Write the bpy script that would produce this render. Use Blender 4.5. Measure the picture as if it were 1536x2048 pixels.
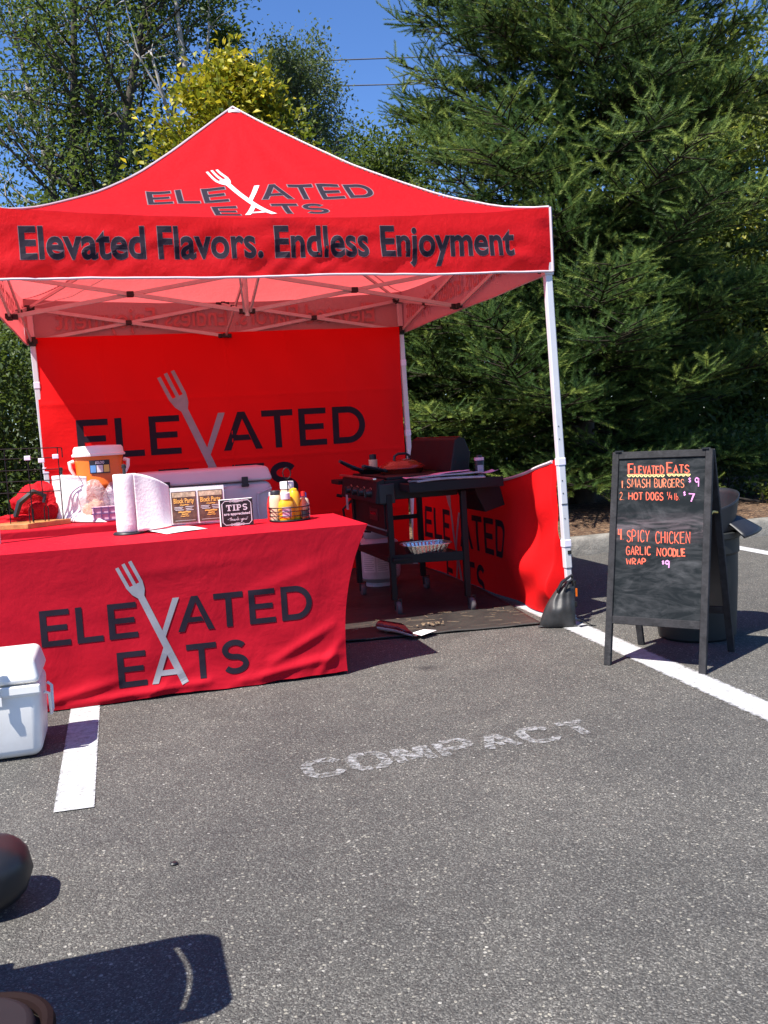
import bpy, bmesh, math, random
import numpy as np
from mathutils import Vector, Matrix, noise as mnoise

for _o in list(bpy.data.objects):
    bpy.data.objects.remove(_o)
scene = bpy.context.scene
COL = scene.collection
RNG = np.random.default_rng(7)
random.seed(7)
rad = math.radians

# ------------------------------------------------------------------ camera
cam_d = bpy.data.cameras.new("camera")
cam = bpy.data.objects.new("camera", cam_d)
COL.objects.link(cam)
CR = Vector((0.96251, -0.26469, -0.05935))
CU = Vector((0.07903, 0.06431, 0.99480))
CF = Vector((0.25950, 0.96219, -0.08281))
cam.matrix_world = Matrix(((CR[0], CU[0], -CF[0], -0.84378),
                           (CR[1], CU[1], -CF[1], -4.80554),
                           (CR[2], CU[2], -CF[2], 1.11046),
                           (0, 0, 0, 1)))
cam_d.sensor_fit = 'VERTICAL'
cam_d.sensor_height = 36.0
cam_d.lens = 36.0 * 1900 / 2048
cam_d.clip_start = 0.02
cam_d.clip_end = 600
scene.camera = cam

# ------------------------------------------------------------------ sky, sun, exposure
SUN_DIR = Vector((-0.54, -0.29, 1.0)).normalized()
SUN_EL = math.asin(SUN_DIR.z)
world = bpy.data.worlds.new("World")
scene.world = world
world.use_nodes = True
wn = world.node_tree.nodes
wl = world.node_tree.links
for n in list(wn):
    wn.remove(n)
wout = wn.new('ShaderNodeOutputWorld')
wbg = wn.new('ShaderNodeBackground')
wsky = wn.new('ShaderNodeTexSky')
wsky.sky_type = 'NISHITA'
wsky.sun_disc = False
wsky.sun_elevation = SUN_EL
wsky.sun_rotation = math.atan2(SUN_DIR.x, SUN_DIR.y)
wsky.air_density = 1.0
wsky.dust_density = 0.2
wsky.ozone_density = 6.0
wsky.altitude = 1500
wbg.inputs['Strength'].default_value = 0.105
whs = wn.new('ShaderNodeHueSaturation')
whs.inputs['Saturation'].default_value = 1.12
whs.inputs['Hue'].default_value = 0.507
wl.new(wsky.outputs[0], whs.inputs['Color'])
wl.new(whs.outputs[0], wbg.inputs[0])
wl.new(wbg.outputs[0], wout.inputs[0])

sun_d = bpy.data.lights.new("sun", 'SUN')
sun_d.energy = 5.0
sun_d.angle = rad(0.53)
sun_d.color = (1.0, 0.955, 0.88)
sun = bpy.data.objects.new("sun", sun_d)
COL.objects.link(sun)
sun.rotation_euler = SUN_DIR.to_track_quat('Z', 'Y').to_euler()
sun.location = (0, 0, 20)

scene.view_settings.view_transform = 'Standard'
scene.view_settings.look = 'None'
scene.view_settings.exposure = 1.0
scene.view_settings.gamma = 1.0
scene.view_settings.use_curve_mapping = False
scene.cycles.max_bounces = 8
scene.cycles.transparent_max_bounces = 12
scene.cycles.caustics_reflective = False
scene.cycles.caustics_refractive = False
try:
    scene.cycles.use_denoising = True
except Exception:
    pass

# ------------------------------------------------------------------ helpers
def tag(o, label=None, cat=None, group=None, kind=None):
    if label: o["label"] = label
    if cat: o["category"] = cat
    if group: o["group"] = group
    if kind: o["kind"] = kind
    return o

def thing(name, label, cat, loc, group=None):
    o = bpy.data.objects.new(name, None)
    o.empty_display_size = 0.1
    o.location = loc
    COL.objects.link(o)
    return tag(o, label, cat, group)

def wloc(o):
    l = Vector((0, 0, 0))
    while o is not None:
        l = l + Vector(o.location)
        o = o.parent
    return l

class MB:
    """collects vertices and faces (world coordinates); build() links ONE mesh object"""
    def __init__(s):
        s.v = []; s.f = []; s.m = Matrix.Identity(4)
    def rot(s, angle, pivot, axis='Z'):
        s.m = Matrix.Translation(pivot) @ Matrix.Rotation(angle, 4, axis) @ Matrix.Translation(-Vector(pivot))
        return s
    def add(s, vs, fs):
        b = len(s.v)
        s.v.extend([tuple(s.m @ Vector(p)) for p in vs])
        s.f.extend([tuple(b + i for i in f) for f in fs])
        return s
    def box(s, c, d, ang=0, axis='Z'):
        x, y, z = d[0] / 2, d[1] / 2, d[2] / 2
        R = Matrix.Rotation(ang, 3, axis) if ang else Matrix.Identity(3)
        c = Vector(c)
        vs = [c + R @ Vector(p) for p in ((-x, -y, -z), (x, -y, -z), (x, y, -z), (-x, y, -z),
                                          (-x, -y, z), (x, -y, z), (x, y, z), (-x, y, z))]
        return s.add(vs, [(0, 3, 2, 1), (4, 5, 6, 7), (0, 1, 5, 4), (1, 2, 6, 5), (2, 3, 7, 6), (3, 0, 4, 7)])
    def bar(s, a, b, w, h=None, up=(0, 0, 1)):
        h = h or w
        a, b = Vector(a), Vector(b)
        d = (b - a).normalized()
        u = Vector(up)
        if abs(d.dot(u)) > 0.99: u = Vector((0, 1, 0))
        r = d.cross(u).normalized(); u = r.cross(d).normalized()
        vs = []
        for p in (a, b):
            for sx, sy in ((-1, -1), (1, -1), (1, 1), (-1, 1)):
                vs.append(p + r * (sx * w / 2) + u * (sy * h / 2))
        return s.add(vs, [(0, 1, 2, 3), (7, 6, 5, 4), (0, 4, 5, 1), (1, 5, 6, 2), (2, 6, 7, 3), (3, 7, 4, 0)])
    def tube(s, pts, r, seg=8, caps=True):
        pts = [Vector(p) for p in pts]
        n = len(pts)
        rs = r if hasattr(r, '__len__') else [r] * n
        vs = []; fs = []
        t0 = (pts[1] - pts[0]).normalized()
        a = Vector((0, 0, 1)) if abs(t0.z) < 0.9 else Vector((1, 0, 0))
        u = t0.cross(a).normalized()
        for i, p in enumerate(pts):
            t = (pts[min(i + 1, n - 1)] - pts[max(i - 1, 0)]).normalized()
            u = (u - t * u.dot(t)).normalized()
            w = t.cross(u)
            for k in range(seg):
                an = 2 * math.pi * k / seg
                vs.append(p + (u * math.cos(an) + w * math.sin(an)) * rs[i])
        for i in range(n - 1):
            for k in range(seg):
                k2 = (k + 1) % seg
                fs.append((i * seg + k, i * seg + k2, (i + 1) * seg + k2, (i + 1) * seg + k))
        if caps:
            fs.append(tuple(range(seg - 1, -1, -1)))
            fs.append(tuple((n - 1) * seg + k for k in range(seg)))
        return s.add(vs, fs)
    def lathe(s, prof, c, seg=24, axis='Z', caps=True, sx=1, sy=1):
        vs = []; fs = []
        c = Vector(c)
        for (r, h) in prof:
            for k in range(seg):
                a = 2 * math.pi * k / seg
                p = Vector((r * math.cos(a) * sx, r * math.sin(a) * sy, h))
                if axis == 'X': p = Vector((p.z, p.x, p.y))
                if axis == 'Y': p = Vector((p.x, p.z, p.y))
                vs.append(c + p)
        n = len(prof)
        for i in range(n - 1):
            for k in range(seg):
                k2 = (k + 1) % seg
                fs.append((i * seg + k, i * seg + k2, (i + 1) * seg + k2, (i + 1) * seg + k))
        if caps:
            fs.append(tuple(range(seg - 1, -1, -1)))
            fs.append(tuple((n - 1) * seg + k for k in range(seg)))
        return s.add(vs, fs)
    def prism(s, outline, o, ux, uy, depth):
        """polygon outline in the (ux, uy) plane at origin o, extruded by vector depth"""
        o, ux, uy, dp = Vector(o), Vector(ux), Vector(uy), Vector(depth)
        n = len(outline)
        a = [o + ux * p[0] + uy * p[1] for p in outline]
        vs = a + [p + dp for p in a]
        fs = [tuple(range(n - 1, -1, -1)), tuple(range(n, 2 * n))]
        for i in range(n):
            j = (i + 1) % n
            fs.append((i, j, n + j, n + i))
        return s.add(vs, fs)
    def grid(s, fn, nu, nv, flip=False):
        vs = [fn(i / nu, j / nv) for j in range(nv + 1) for i in range(nu + 1)]
        fs = []
        for j in range(nv):
            for i in range(nu):
                a = j * (nu + 1) + i
                q = (a, a + 1, a + nu + 2, a + nu + 1)
                fs.append(q[::-1] if flip else q)
        return s.add(vs, fs)
    def build(s, name, mat, parent=None, smooth=False, bevel=0, segs=2, solid=0, sharp=40):
        me = bpy.data.meshes.new(name)
        off = wloc(parent) if parent else Vector((0, 0, 0))
        if parent is None and s.v:
            a = np.array(s.v); off = Vector(((a[:, 0].min() + a[:, 0].max()) / 2, (a[:, 1].min() + a[:, 1].max()) / 2, a[:, 2].min()))
        me.from_pydata([tuple(Vector(p) - off) for p in s.v], [], s.f)
        bm = bmesh.new(); bm.from_mesh(me)
        bmesh.ops.remove_doubles(bm, verts=bm.verts, dist=1e-6)
        if solid == 0 and not getattr(s, 'keep', False):
            bmesh.ops.recalc_face_normals(bm, faces=bm.faces)
        bm.to_mesh(me); bm.free()
        if smooth:
            me.polygons.foreach_set('use_smooth', [True] * len(me.polygons))
            me.set_sharp_from_angle(angle=rad(sharp))
        me.materials.append(mat)
        o = bpy.data.objects.new(name, me)
        COL.objects.link(o)
        if parent:
            o.parent = parent
        else:
            o.location = off
        if solid:
            m = o.modifiers.new('thickness', 'SOLIDIFY'); m.thickness = solid; m.offset = 0
        if bevel:
            m = o.modifiers.new('bevel', 'BEVEL'); m.width = bevel; m.segments = segs; m.limit_method = 'ANGLE'; m.angle_limit = rad(35)
            m.harden_normals = False
        return o

def hexc(h):
    h = h.lstrip('#')
    out = []
    for i in (0, 2, 4):
        c = int(h[i:i + 2], 16) / 255
        out.append(c / 12.92 if c <= 0.04045 else ((c + 0.055) / 1.055) ** 2.4)
    return tuple(out)

class N:
    """tiny node-tree writer"""
    def __init__(s, name):
        s.mat = bpy.data.materials.new(name)
        s.mat.use_nodes = True
        s.t = s.mat.node_tree
        for n in list(s.t.nodes): s.t.nodes.remove(n)
        s.out = s.t.nodes.new('ShaderNodeOutputMaterial')
    def n(s, typ, ins=None, **kw):
        nd = s.t.nodes.new('ShaderNode' + typ)
        for k, v in kw.items(): setattr(nd, k, v)
        for k, v in (ins or {}).items(): s.set(nd.inputs[k], v)
        return nd
    def set(s, inp, v):
        if isinstance(v, bpy.types.NodeSocket): s.t.links.new(v, inp)
        elif isinstance(v, bpy.types.Node): s.t.links.new(v.outputs[0], inp)
        elif isinstance(v, tuple) and len(v) == 3 and inp.type == 'RGBA': inp.default_value = (*v, 1)
        else: inp.default_value = v
    def mix(s, f, a, b, blend='MIX'):
        nd = s.t.nodes.new('ShaderNodeMix'); nd.data_type = 'RGBA'; nd.blend_type = blend
        s.set(nd.inputs['Factor'], f); s.set(nd.inputs[6], a); s.set(nd.inputs[7], b)
        return nd.outputs[2]
    def math(s, op, a, b=0.0, c=None, clamp=False):
        nd = s.t.nodes.new('ShaderNodeMath'); nd.operation = op; nd.use_clamp = clamp
        s.set(nd.inputs[0], a); s.set(nd.inputs[1], b)
        if c is not None: s.set(nd.inputs[2], c)
        return nd.outputs[0]
    def ramp(s, f, stops):
        nd = s.t.nodes.new('ShaderNodeValToRGB')
        el = nd.color_ramp.elements
        while len(el) < len(stops): el.new(0.5)
        for e, (p, c) in zip(el, stops):
            e.position = p
            e.color = (c, c, c, 1) if not hasattr(c, '__len__') else (*c, 1)
        s.set(nd.inputs[0], f)
        return nd.outputs[0]
    def pos(s, scale=(1, 1, 1), rot=(0, 0, 0), obj=False):
        if obj:
            src = s.n('TexCoord').outputs['Object']
        else:
            src = s.n('NewGeometry').outputs['Position']
        m = s.n('Mapping', {'Vector': src, 'Scale': scale, 'Rotation': rot})
        return m.outputs[0]
    def noise(s, vec, scale, detail=3, rough=0.55, dist=0.0):
        return s.n('TexNoise', {'Vector': vec, 'Scale': scale, 'Detail': detail, 'Roughness': rough, 'Distortion': dist}).outputs[0]
    def bump(s, h, strength=0.3, dist=0.01):
        return s.n('Bump', {'Height': h, 'Strength': strength, 'Distance': dist}).outputs[0]
    def princ(s, **kw):
        nd = s.n('BsdfPrincipled')
        for k, v in kw.items(): s.set(nd.inputs[k.replace('_', ' ')], v)
        return nd
    def done(s, sh, disp=None):
        s.set(s.out.inputs[0], sh)
        return s.mat

def plain(name, c, rough=0.5, metal=0.0, var=0.12, scale=14, bump=0.0, bscale=60, coat=0.0, spec=0.5, dirt=None):
    n = N(name)
    p = n.pos(obj=True)
    f = n.noise(p, scale, 4, 0.6)
    dark = tuple(x * (1 - var) for x in c); light = tuple(min(1, x * (1 + var)) for x in c)
    colr = n.mix(n.ramp(f, [(0.3, 0.0), (0.7, 1.0)]), dark, light)
    if dirt:
        d = n.ramp(n.noise(p, scale * 0.4, 5, 0.7), [(0.55, 0.0), (0.75, 0.6)])
        colr = n.mix(d, colr, dirt)
    kw = dict(Base_Color=colr, Metallic=metal, Roughness=n.math('MULTIPLY_ADD', f, 0.18, rough - 0.09))
    if bump:
        kw['Normal'] = n.bump(n.noise(p, bscale, 3, 0.6), bump, 0.004)
    b = n.princ(**kw)
    b.inputs['Specular IOR Level'].default_value = spec
    if coat: b.inputs['Coat Weight'].default_value = coat
    return n.done(b)
# ------------------------------------------------------------------ materials
def fabric_red(name, c=(0.66, 0.016, 0.028), trans=0.0, back=None, crease=0.5, rough=0.75, crease_scale=3.0, sheen=0.0, stretch=(1, 1, 1)):
    n = N(name)
    p = n.pos(obj=True)
    ps = n.pos(scale=stretch, obj=True)
    weave = n.noise(p, 420, 2, 0.5)
    big = n.noise(ps, crease_scale, 4, 0.62, 0.45)
    fine = n.noise(ps, crease_scale * 6, 3, 0.6, 0.3)
    h = n.math('ADD', n.math('MULTIPLY', big, 1.0), n.math('ADD', n.math('MULTIPLY', fine, 0.18), n.math('MULTIPLY', weave, 0.015)))
    nrm = n.bump(h, crease, 0.03)
    var = n.noise(p, 1.7, 3, 0.5)
    colr = n.mix(var, tuple(x * 0.90 for x in c), tuple(min(1, x * 1.08) for x in c))
    front = n.princ(Base_Color=colr, Roughness=rough, Normal=nrm)
    front.inputs['Specular IOR Level'].default_value = 0.12
    sh = front.outputs[0]
    if back:
        b = n.princ(Base_Color=back, Roughness=0.8, Normal=nrm)
        b.inputs['Specular IOR Level'].default_value = 0.2
        bf = n.n('NewGeometry').outputs['Backfacing']
        m = n.n('MixShader', {0: bf, 1: sh, 2: b.outputs[0]})
        sh = m.outputs[0]
    if trans:
        tr = n.n('BsdfTranslucent', {'Color': (0.88, 0.13, 0.13) if back else (min(1, c[0] * 1.3), c[1] * 2.5, c[2] * 2.2), 'Normal': nrm})
        m = n.n('MixShader', {0: trans, 1: sh, 2: tr.outputs[0]})
        sh = m.outputs[0]
    return n.done(sh)

M = {}
M['canopy'] = fabric_red('red_canopy_polyester', (0.66, 0.011, 0.020), trans=0.50, back=(0.85, 0.52, 0.52), crease=0.55, crease_scale=4.0)
M['wall'] = fabric_red('red_wall_polyester', (0.78, 0.008, 0.010), trans=0.12, crease=0.25, crease_scale=2.6)
M['cloth'] = fabric_red('red_table_cloth', (0.46, 0.006, 0.019), crease=0.28, crease_scale=3.2)
M['bag_red'] = fabric_red('red_cotton_bag', (0.45, 0.008, 0.015), crease=0.9, crease_scale=9.0)
M['ink'] = plain('dark_printed_ink', (0.018, 0.012, 0.022), 0.8, var=0.2, spec=0.2)
M['ink_edge'] = plain('grey_print_outline', (0.20, 0.13, 0.15), 0.8, spec=0.2)
M['fork'] = plain('grey_printed_ink', (0.30, 0.29, 0.32), 0.8, var=0.08, spec=0.2)
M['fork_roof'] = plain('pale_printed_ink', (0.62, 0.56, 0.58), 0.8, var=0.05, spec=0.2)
M['bleed'] = plain('print_showing_through', (0.50, 0.185, 0.19), 0.85, var=0.1, spec=0.1)
M['piping'] = plain('white_piping', (0.60, 0.50, 0.53), 0.7, var=0.06)
M['pole'] = plain('white_powder_coated_aluminium', (0.62, 0.62, 0.65), 0.38, metal=0.0, var=0.05, scale=5, dirt=(0.42, 0.41, 0.42))
M['truss'] = plain('grey_aluminium_bar', (0.58, 0.54, 0.55), 0.4, metal=0.15, var=0.08)
M['bracket'] = plain('black_nylon_bracket', (0.012, 0.012, 0.014), 0.45)
M['strap'] = plain('white_strap', (0.78, 0.74, 0.86), 0.7, var=0.08)
M['black_metal'] = plain('black_powder_coat', (0.006, 0.005, 0.007), 0.55, var=0.3, scale=8, spec=0.3)
M['black_worn'] = plain('black_worn_wood', (0.024, 0.023, 0.025), 0.7, var=0.45, scale=22, bump=0.4, bscale=90, spec=0.25, dirt=(0.07, 0.066, 0.068))
M['black_plastic'] = plain('black_plastic', (0.015, 0.015, 0.018), 0.4)
M['bag_black'] = plain('black_vinyl', (0.026, 0.026, 0.027), 0.52, var=0.3, bump=0.5, bscale=26)
M['dark_grey'] = plain('dark_grey_plastic', (0.014, 0.016, 0.016), 0.6, var=0.2, dirt=(0.035, 0.034, 0.032))
M['slate'] = plain('slate_plastic', (0.010, 0.011, 0.015), 0.5, var=0.15)
M['white_plastic'] = plain('white_moulded_plastic', (0.82, 0.80, 0.76), 0.45, var=0.05, scale=6, dirt=(0.70, 0.66, 0.60))
M['ivory'] = plain('pale_cooler_plastic', (0.62, 0.53, 0.53), 0.45, var=0.05, scale=5)
M['orange'] = plain('orange_plastic', (0.80, 0.16, 0.012), 0.42, var=0.06)
M['paper'] = plain('white_paper', (0.80, 0.79, 0.78), 0.85, var=0.03)
M['towel'] = plain('paper_towel', (0.82, 0.80, 0.79), 0.95, var=0.04, bump=0.6, bscale=70)
M['pink_paper'] = plain('pink_paper', (0.75, 0.42, 0.55), 0.85, var=0.06)
M['grey_paper'] = plain('folded_newsprint', (0.34, 0.34, 0.38), 0.9, var=0.15)
M['red_enamel'] = plain('red_enamel', (0.24, 0.022, 0.012), 0.25, var=0.15, coat=0.4)
M['steel'] = plain('brushed_steel', (0.62, 0.60, 0.58), 0.3, metal=1.0, var=0.1)
M['foil'] = plain('crinkled_foil', (0.80, 0.78, 0.76), 0.22, metal=1.0, var=0.1, bump=0.7, bscale=120)
M['tank'] = plain('white_tank_paint', (0.55, 0.53, 0.56), 0.4, var=0.08)
M['rubber'] = plain('caster_rubber', (0.10, 0.095, 0.10), 0.7)
M['wood'] = plain('varnished_wood', (0.42, 0.20, 0.065), 0.5, var=0.3, scale=20)
M['mustard'] = plain('yellow_mustard', (0.80, 0.42, 0.015), 0.3, var=0.06)
M['cream'] = plain('cream_sauce', (0.72, 0.55, 0.36), 0.35, var=0.08)
M['ketchup'] = plain('red_ketchup', (0.55, 0.02, 0.015), 0.3)
M['hot_sauce'] = plain('brown_hot_sauce', (0.22, 0.035, 0.012), 0.18, coat=0.6)
M['blue_cap'] = plain('blue_cap', (0.03, 0.04, 0.30), 0.35)
M['label_pink'] = plain('pale_pink_label', (0.70, 0.42, 0.52), 0.5)
M['label_purple'] = plain('purple_label', (0.16, 0.08, 0.22), 0.5)
M['label_blue'] = plain('blue_label', (0.10, 0.26, 0.55), 0.5)
M['label_yellow'] = plain('yellow_label', (0.75, 0.55, 0.12), 0.5)
M['label_black'] = plain('black_label', (0.014, 0.013, 0.02), 0.5)
M['label_white'] = plain('white_label', (0.70, 0.68, 0.70), 0.55)
M['chalk_red'] = plain('coral_chalk_marker', (0.86, 0.13, 0.07), 0.9, var=0.25, scale=60)
M['chalk_orange'] = plain('orange_chalk', (0.70, 0.20, 0.10), 0.9, var=0.3, scale=60)
M['chalk_pink'] = plain('pink_chalk_marker', (0.85, 0.32, 0.68), 0.9, var=0.2, scale=60)
M['chalk_yellow'] = plain('yellow_chalk_marker', (0.85, 0.66, 0.26), 0.9, var=0.15, scale=60)
M['flyer'] = plain('brown_flyer_print', (0.12, 0.060, 0.042), 0.5, var=0.5, scale=34)
M['flyer_gold'] = plain('gold_flyer_print', (0.78, 0.42, 0.10), 0.5, var=0.2, scale=60)
M['flyer_dusk'] = plain('pale_flyer_sky_print', (0.55, 0.42, 0.28), 0.5, var=0.4, scale=60)
M['sign_black'] = plain('black_sign_face', (0.012, 0.010, 0.012), 0.4)
M['maroon'] = plain('maroon_vinyl_pad', (0.022, 0.015, 0.018), 0.7, var=0.15, spec=0.2, scale=5)
M['olive_metal'] = plain('olive_grey_frame', (0.035, 0.034, 0.029), 0.4)
M['bark'] = plain('grey_brown_bark', (0.050, 0.040, 0.032), 0.9, var=0.5, scale=9, bump=0.8, bscale=22)
M['twig'] = plain('dark_twig_bark', (0.024, 0.020, 0.013), 0.9, var=0.4, scale=9, spec=0.2)
M['pale_bark'] = plain('pale_bark', (0.34, 0.31, 0.29), 0.85, var=0.35, scale=7, bump=0.5, bscale=18)
M['wire'] = plain('utility_cable', (0.10, 0.10, 0.11), 0.6)
M['magazine'] = plain('dark_red_laminate', (0.10, 0.010, 0.020), 0.22, var=0.5, scale=20, coat=0.4)
M['litter'] = plain('dry_needles', (0.26, 0.19, 0.12), 0.9, var=0.5, scale=30)
M['dull_red'] = plain('dull_red_piping', (0.012, 0.005, 0.005), 0.8, var=0.2, spec=0.15)
M['tan_bag'] = plain('tan_contents', (0.55, 0.36, 0.20), 0.8, var=0.3, scale=30)

def clear_plastic():
    n = N('clear_plastic_film')
    p = n.pos(obj=True)
    nz = n.noise(p, 18, 3, 0.6, 1.0)
    g = n.princ(Base_Color=(0.75, 0.66, 0.66), Roughness=0.22, Normal=n.bump(nz, 0.8, 0.02))
    tr = n.n('BsdfTransparent', {'Color': (0.93, 0.90, 0.90)})
    return n.done(n.n('MixShader', {0: n.ramp(nz, [(0.35, 0.18), (0.7, 0.5)]), 1: tr.outputs[0], 2: g.outputs[0]}))
M['film'] = clear_plastic()

def asphalt():
    n = N('asphalt')
    p = n.pos()
    # stones: small and medium voronoi cells, a few pale
    v1 = n.n('TexVoronoi', {'Vector': p, 'Scale': 290.0, 'Randomness': 1.0}); v1.feature = 'F1'
    v2 = n.n('TexVoronoi', {'Vector': p, 'Scale': 125.0, 'Randomness': 1.0})
    v3 = n.n('TexVoronoi', {'Vector': p, 'Scale': 52.0, 'Randomness': 1.0})
    r1 = n.n('SeparateColor', {0: v1.outputs['Color']}).outputs[0]
    r2 = n.n('SeparateColor', {0: v2.outputs['Color']}).outputs[0]
    r3 = n.n('SeparateColor', {0: v3.outputs['Color']}).outputs[1]
    c2 = n.n('SeparateColor', {0: v2.outputs['Color']}).outputs[2]
    base = n.ramp(r1, [(0.0, (0.052, 0.050, 0.046)), (0.45, (0.084, 0.081, 0.075)), (0.80, (0.116, 0.112, 0.103)), (0.97, (0.22, 0.212, 0.192))])
    m2 = n.math('MULTIPLY', n.math('GREATER_THAN', r2, 0.88), n.math('LESS_THAN', v2.outputs['Distance'], 0.44))
    s2 = n.mix(c2, (0.15, 0.146, 0.138), (0.33, 0.31, 0.26))
    col = n.mix(m2, base, s2)
    m3 = n.math('MULTIPLY', n.math('GREATER_THAN', r3, 0.955), n.math('LESS_THAN', v3.outputs['Distance'], 0.22))
    col = n.mix(m3, col, (0.38, 0.365, 0.33))
    # slow variation, oil stains and dirt
    big = n.noise(p, 0.9, 5, 0.6)
    mid = n.noise(p, 5.5, 4, 0.65)
    col = n.mix(n.ramp(big, [(0.3, 0.0), (0.7, 1.0)]), n.mix(1.0, col, (0.74, 0.74, 0.74), 'MULTIPLY'), n.mix(1.0, col, (1.14, 1.12, 1.09), 'MULTIPLY'))
    col = n.mix(n.ramp(mid, [(0.38, 0.0), (0.72, 1.0)]), n.mix(1.0, col, (0.88, 0.88, 0.89), 'MULTIPLY'), n.mix(1.0, col, (1.08, 1.08, 1.07), 'MULTIPLY'))
    stain = n.noise(n.pos(scale=(1.0, 1.6, 1.0)), 1.9, 4, 0.6, 0.6)
    col = n.mix(n.ramp(stain, [(0.60, 0.0), (0.74, 0.5)]), col, (0.046, 0.042, 0.038))
    # a spilled drip by the table
    d = n.n('VectorMath', {0: n.n('NewGeometry').outputs['Position'], 1: (0.45, -0.62, 0.0)}, operation='DISTANCE').outputs['Value']
    spot = n.math('SUBTRACT', 1.0, n.math('DIVIDE', n.math('ADD', d, n.math('MULTIPLY', n.noise(p, 14, 3), 0.10)), 0.12), clamp=True)
    col = n.mix(n.math('MULTIPLY', spot, 1.4, clamp=True), col, (0.030, 0.028, 0.028))
    h = n.math('ADD', n.math('MULTIPLY', v1.outputs['Distance'], -0.5), n.math('ADD', n.math('MULTIPLY', v2.outputs['Distance'], -0.7), n.math('MULTIPLY', n.noise(p, 60, 3), 0.8)))
    b = n.princ(Base_Color=col, Roughness=n.math('MULTIPLY_ADD', r1, 0.2, 0.62), Normal=n.bump(h, 0.75, 0.006))
    b.inputs['Specular IOR Level'].default_value = 0.35
    return n.done(b)
M['asphalt'] = asphalt()

def worn_paint(name, lo, hi, soft=None):
    """white road paint, gaps where the asphalt shows through"""
    n = N(name)
    p = n.pos()
    f = n.math('ADD', n.math('MULTIPLY', n.noise(p, 38, 5, 0.72), 0.7), n.math('MULTIPLY', n.noise(p, 160, 3, 0.7), 0.3))
    if soft:
        x0, x1, y0, y1, hw = soft
        sx = n.n('SeparateXYZ', {0: n.n('NewGeometry').outputs['Position']})
        # distance from the stripe's centre line
        cx = n.math('MULTIPLY_ADD', n.math('SUBTRACT', sx.outputs[1], y0), (x1 - x0) / (y1 - y0), x0)
        dd = n.math('DIVIDE', n.math('ABSOLUTE', n.math('SUBTRACT', sx.outputs[0], cx)), hw)
        f = n.math('SUBTRACT', n.math('ADD', f, 0.26), n.math('MULTIPLY', n.math('POWER', dd, 2.2), 0.42))
    a = n.ramp(f, [(lo, 0.0), (hi, 1.0)])
    g = n.ramp(n.math('ADD', n.math('MULTIPLY', n.noise(p, 26, 5, 0.7), 0.6), n.math('MULTIPLY', n.noise(p, 120, 3, 0.6), 0.4)), [(0.36, 0), (0.56, 1)])
    col = n.mix(g, (0.27, 0.27, 0.26), (0.50, 0.50, 0.51))
    b = n.princ(Base_Color=col, Roughness=0.75, Normal=n.bump(n.noise(p, 110, 3), 0.7, 0.004))
    tr = n.n('BsdfTransparent')
    return n.done(n.n('MixShader', {0: a, 1: tr.outputs[0], 2: b.outputs[0]}))
M['paint'] = worn_paint('white_line_paint', 0.24, 0.40)
M['paint_worn'] = worn_paint('worn_white_stencil_paint', 0.44, 0.68)

def concrete():
    n = N('kerb_concrete')
    p = n.pos()
    f = n.noise(p, 9, 6, 0.7); g = n.noise(p, 70, 4, 0.7)
    col = n.mix(n.ramp(f, [(0.3, 0), (0.7, 1)]), (0.11, 0.105, 0.092), (0.29, 0.275, 0.24))
    col = n.mix(n.ramp(g, [(0.45, 0), (0.8, 0.6)]), col, (0.10, 0.095, 0.08))
    return n.done(n.princ(Base_Color=col, Roughness=0.9, Normal=n.bump(n.math('ADD', f, n.math('MULTIPLY', g, 0.6)), 0.9, 0.012)))
M['concrete'] = concrete()

def mulch():
    n = N('bark_mulch')
    p = n.pos(scale=(1, 1.0, 1))
    v = n.n('TexVoronoi', {'Vector': n.pos(scale=(1, 2.2, 1), rot=(0, 0, 0.7)), 'Scale': 42.0})
    r = n.n('SeparateColor', {0: v.outputs['Color']}).outputs[0]
    col = n.ramp(r, [(0, (0.030, 0.016, 0.009)), (0.5, (0.10, 0.052, 0.026)), (0.85, (0.20, 0.115, 0.058)), (1, (0.36, 0.25, 0.15))])
    h = n.math('ADD', r, n.noise(p, 30, 4))
    return n.done(n.princ(Base_Color=col, Roughness=0.95, Normal=n.bump(h, 1.0, 0.03)))
M['mulch'] = mulch()

def rubber_mat():
    n = N('black_rubber_mat')
    p = n.pos()
    f = n.noise(p, 3.5, 6, 0.7, 0.8); g = n.noise(p, 160, 2)
    col = n.mix(n.ramp(f, [(0.35, 0), (0.75, 1)]), (0.017, 0.015, 0.014), (0.050, 0.044, 0.037))
    streak = n.noise(n.pos(scale=(1, 14, 1), rot=(0, 0, 0.5)), 2.2, 5, 0.7, 1.2)
    col = n.mix(n.ramp(streak, [(0.60, 0), (0.68, 0.5), (0.74, 0)]), col, (0.20, 0.17, 0.12))
    return n.done(n.princ(Base_Color=col, Roughness=0.62, Normal=n.bump(n.math('ADD', n.math('MULTIPLY', f, 2.0), n.math('MULTIPLY', g, 0.1)), 0.5, 0.012)))
M['mat'] = rubber_mat()

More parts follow.
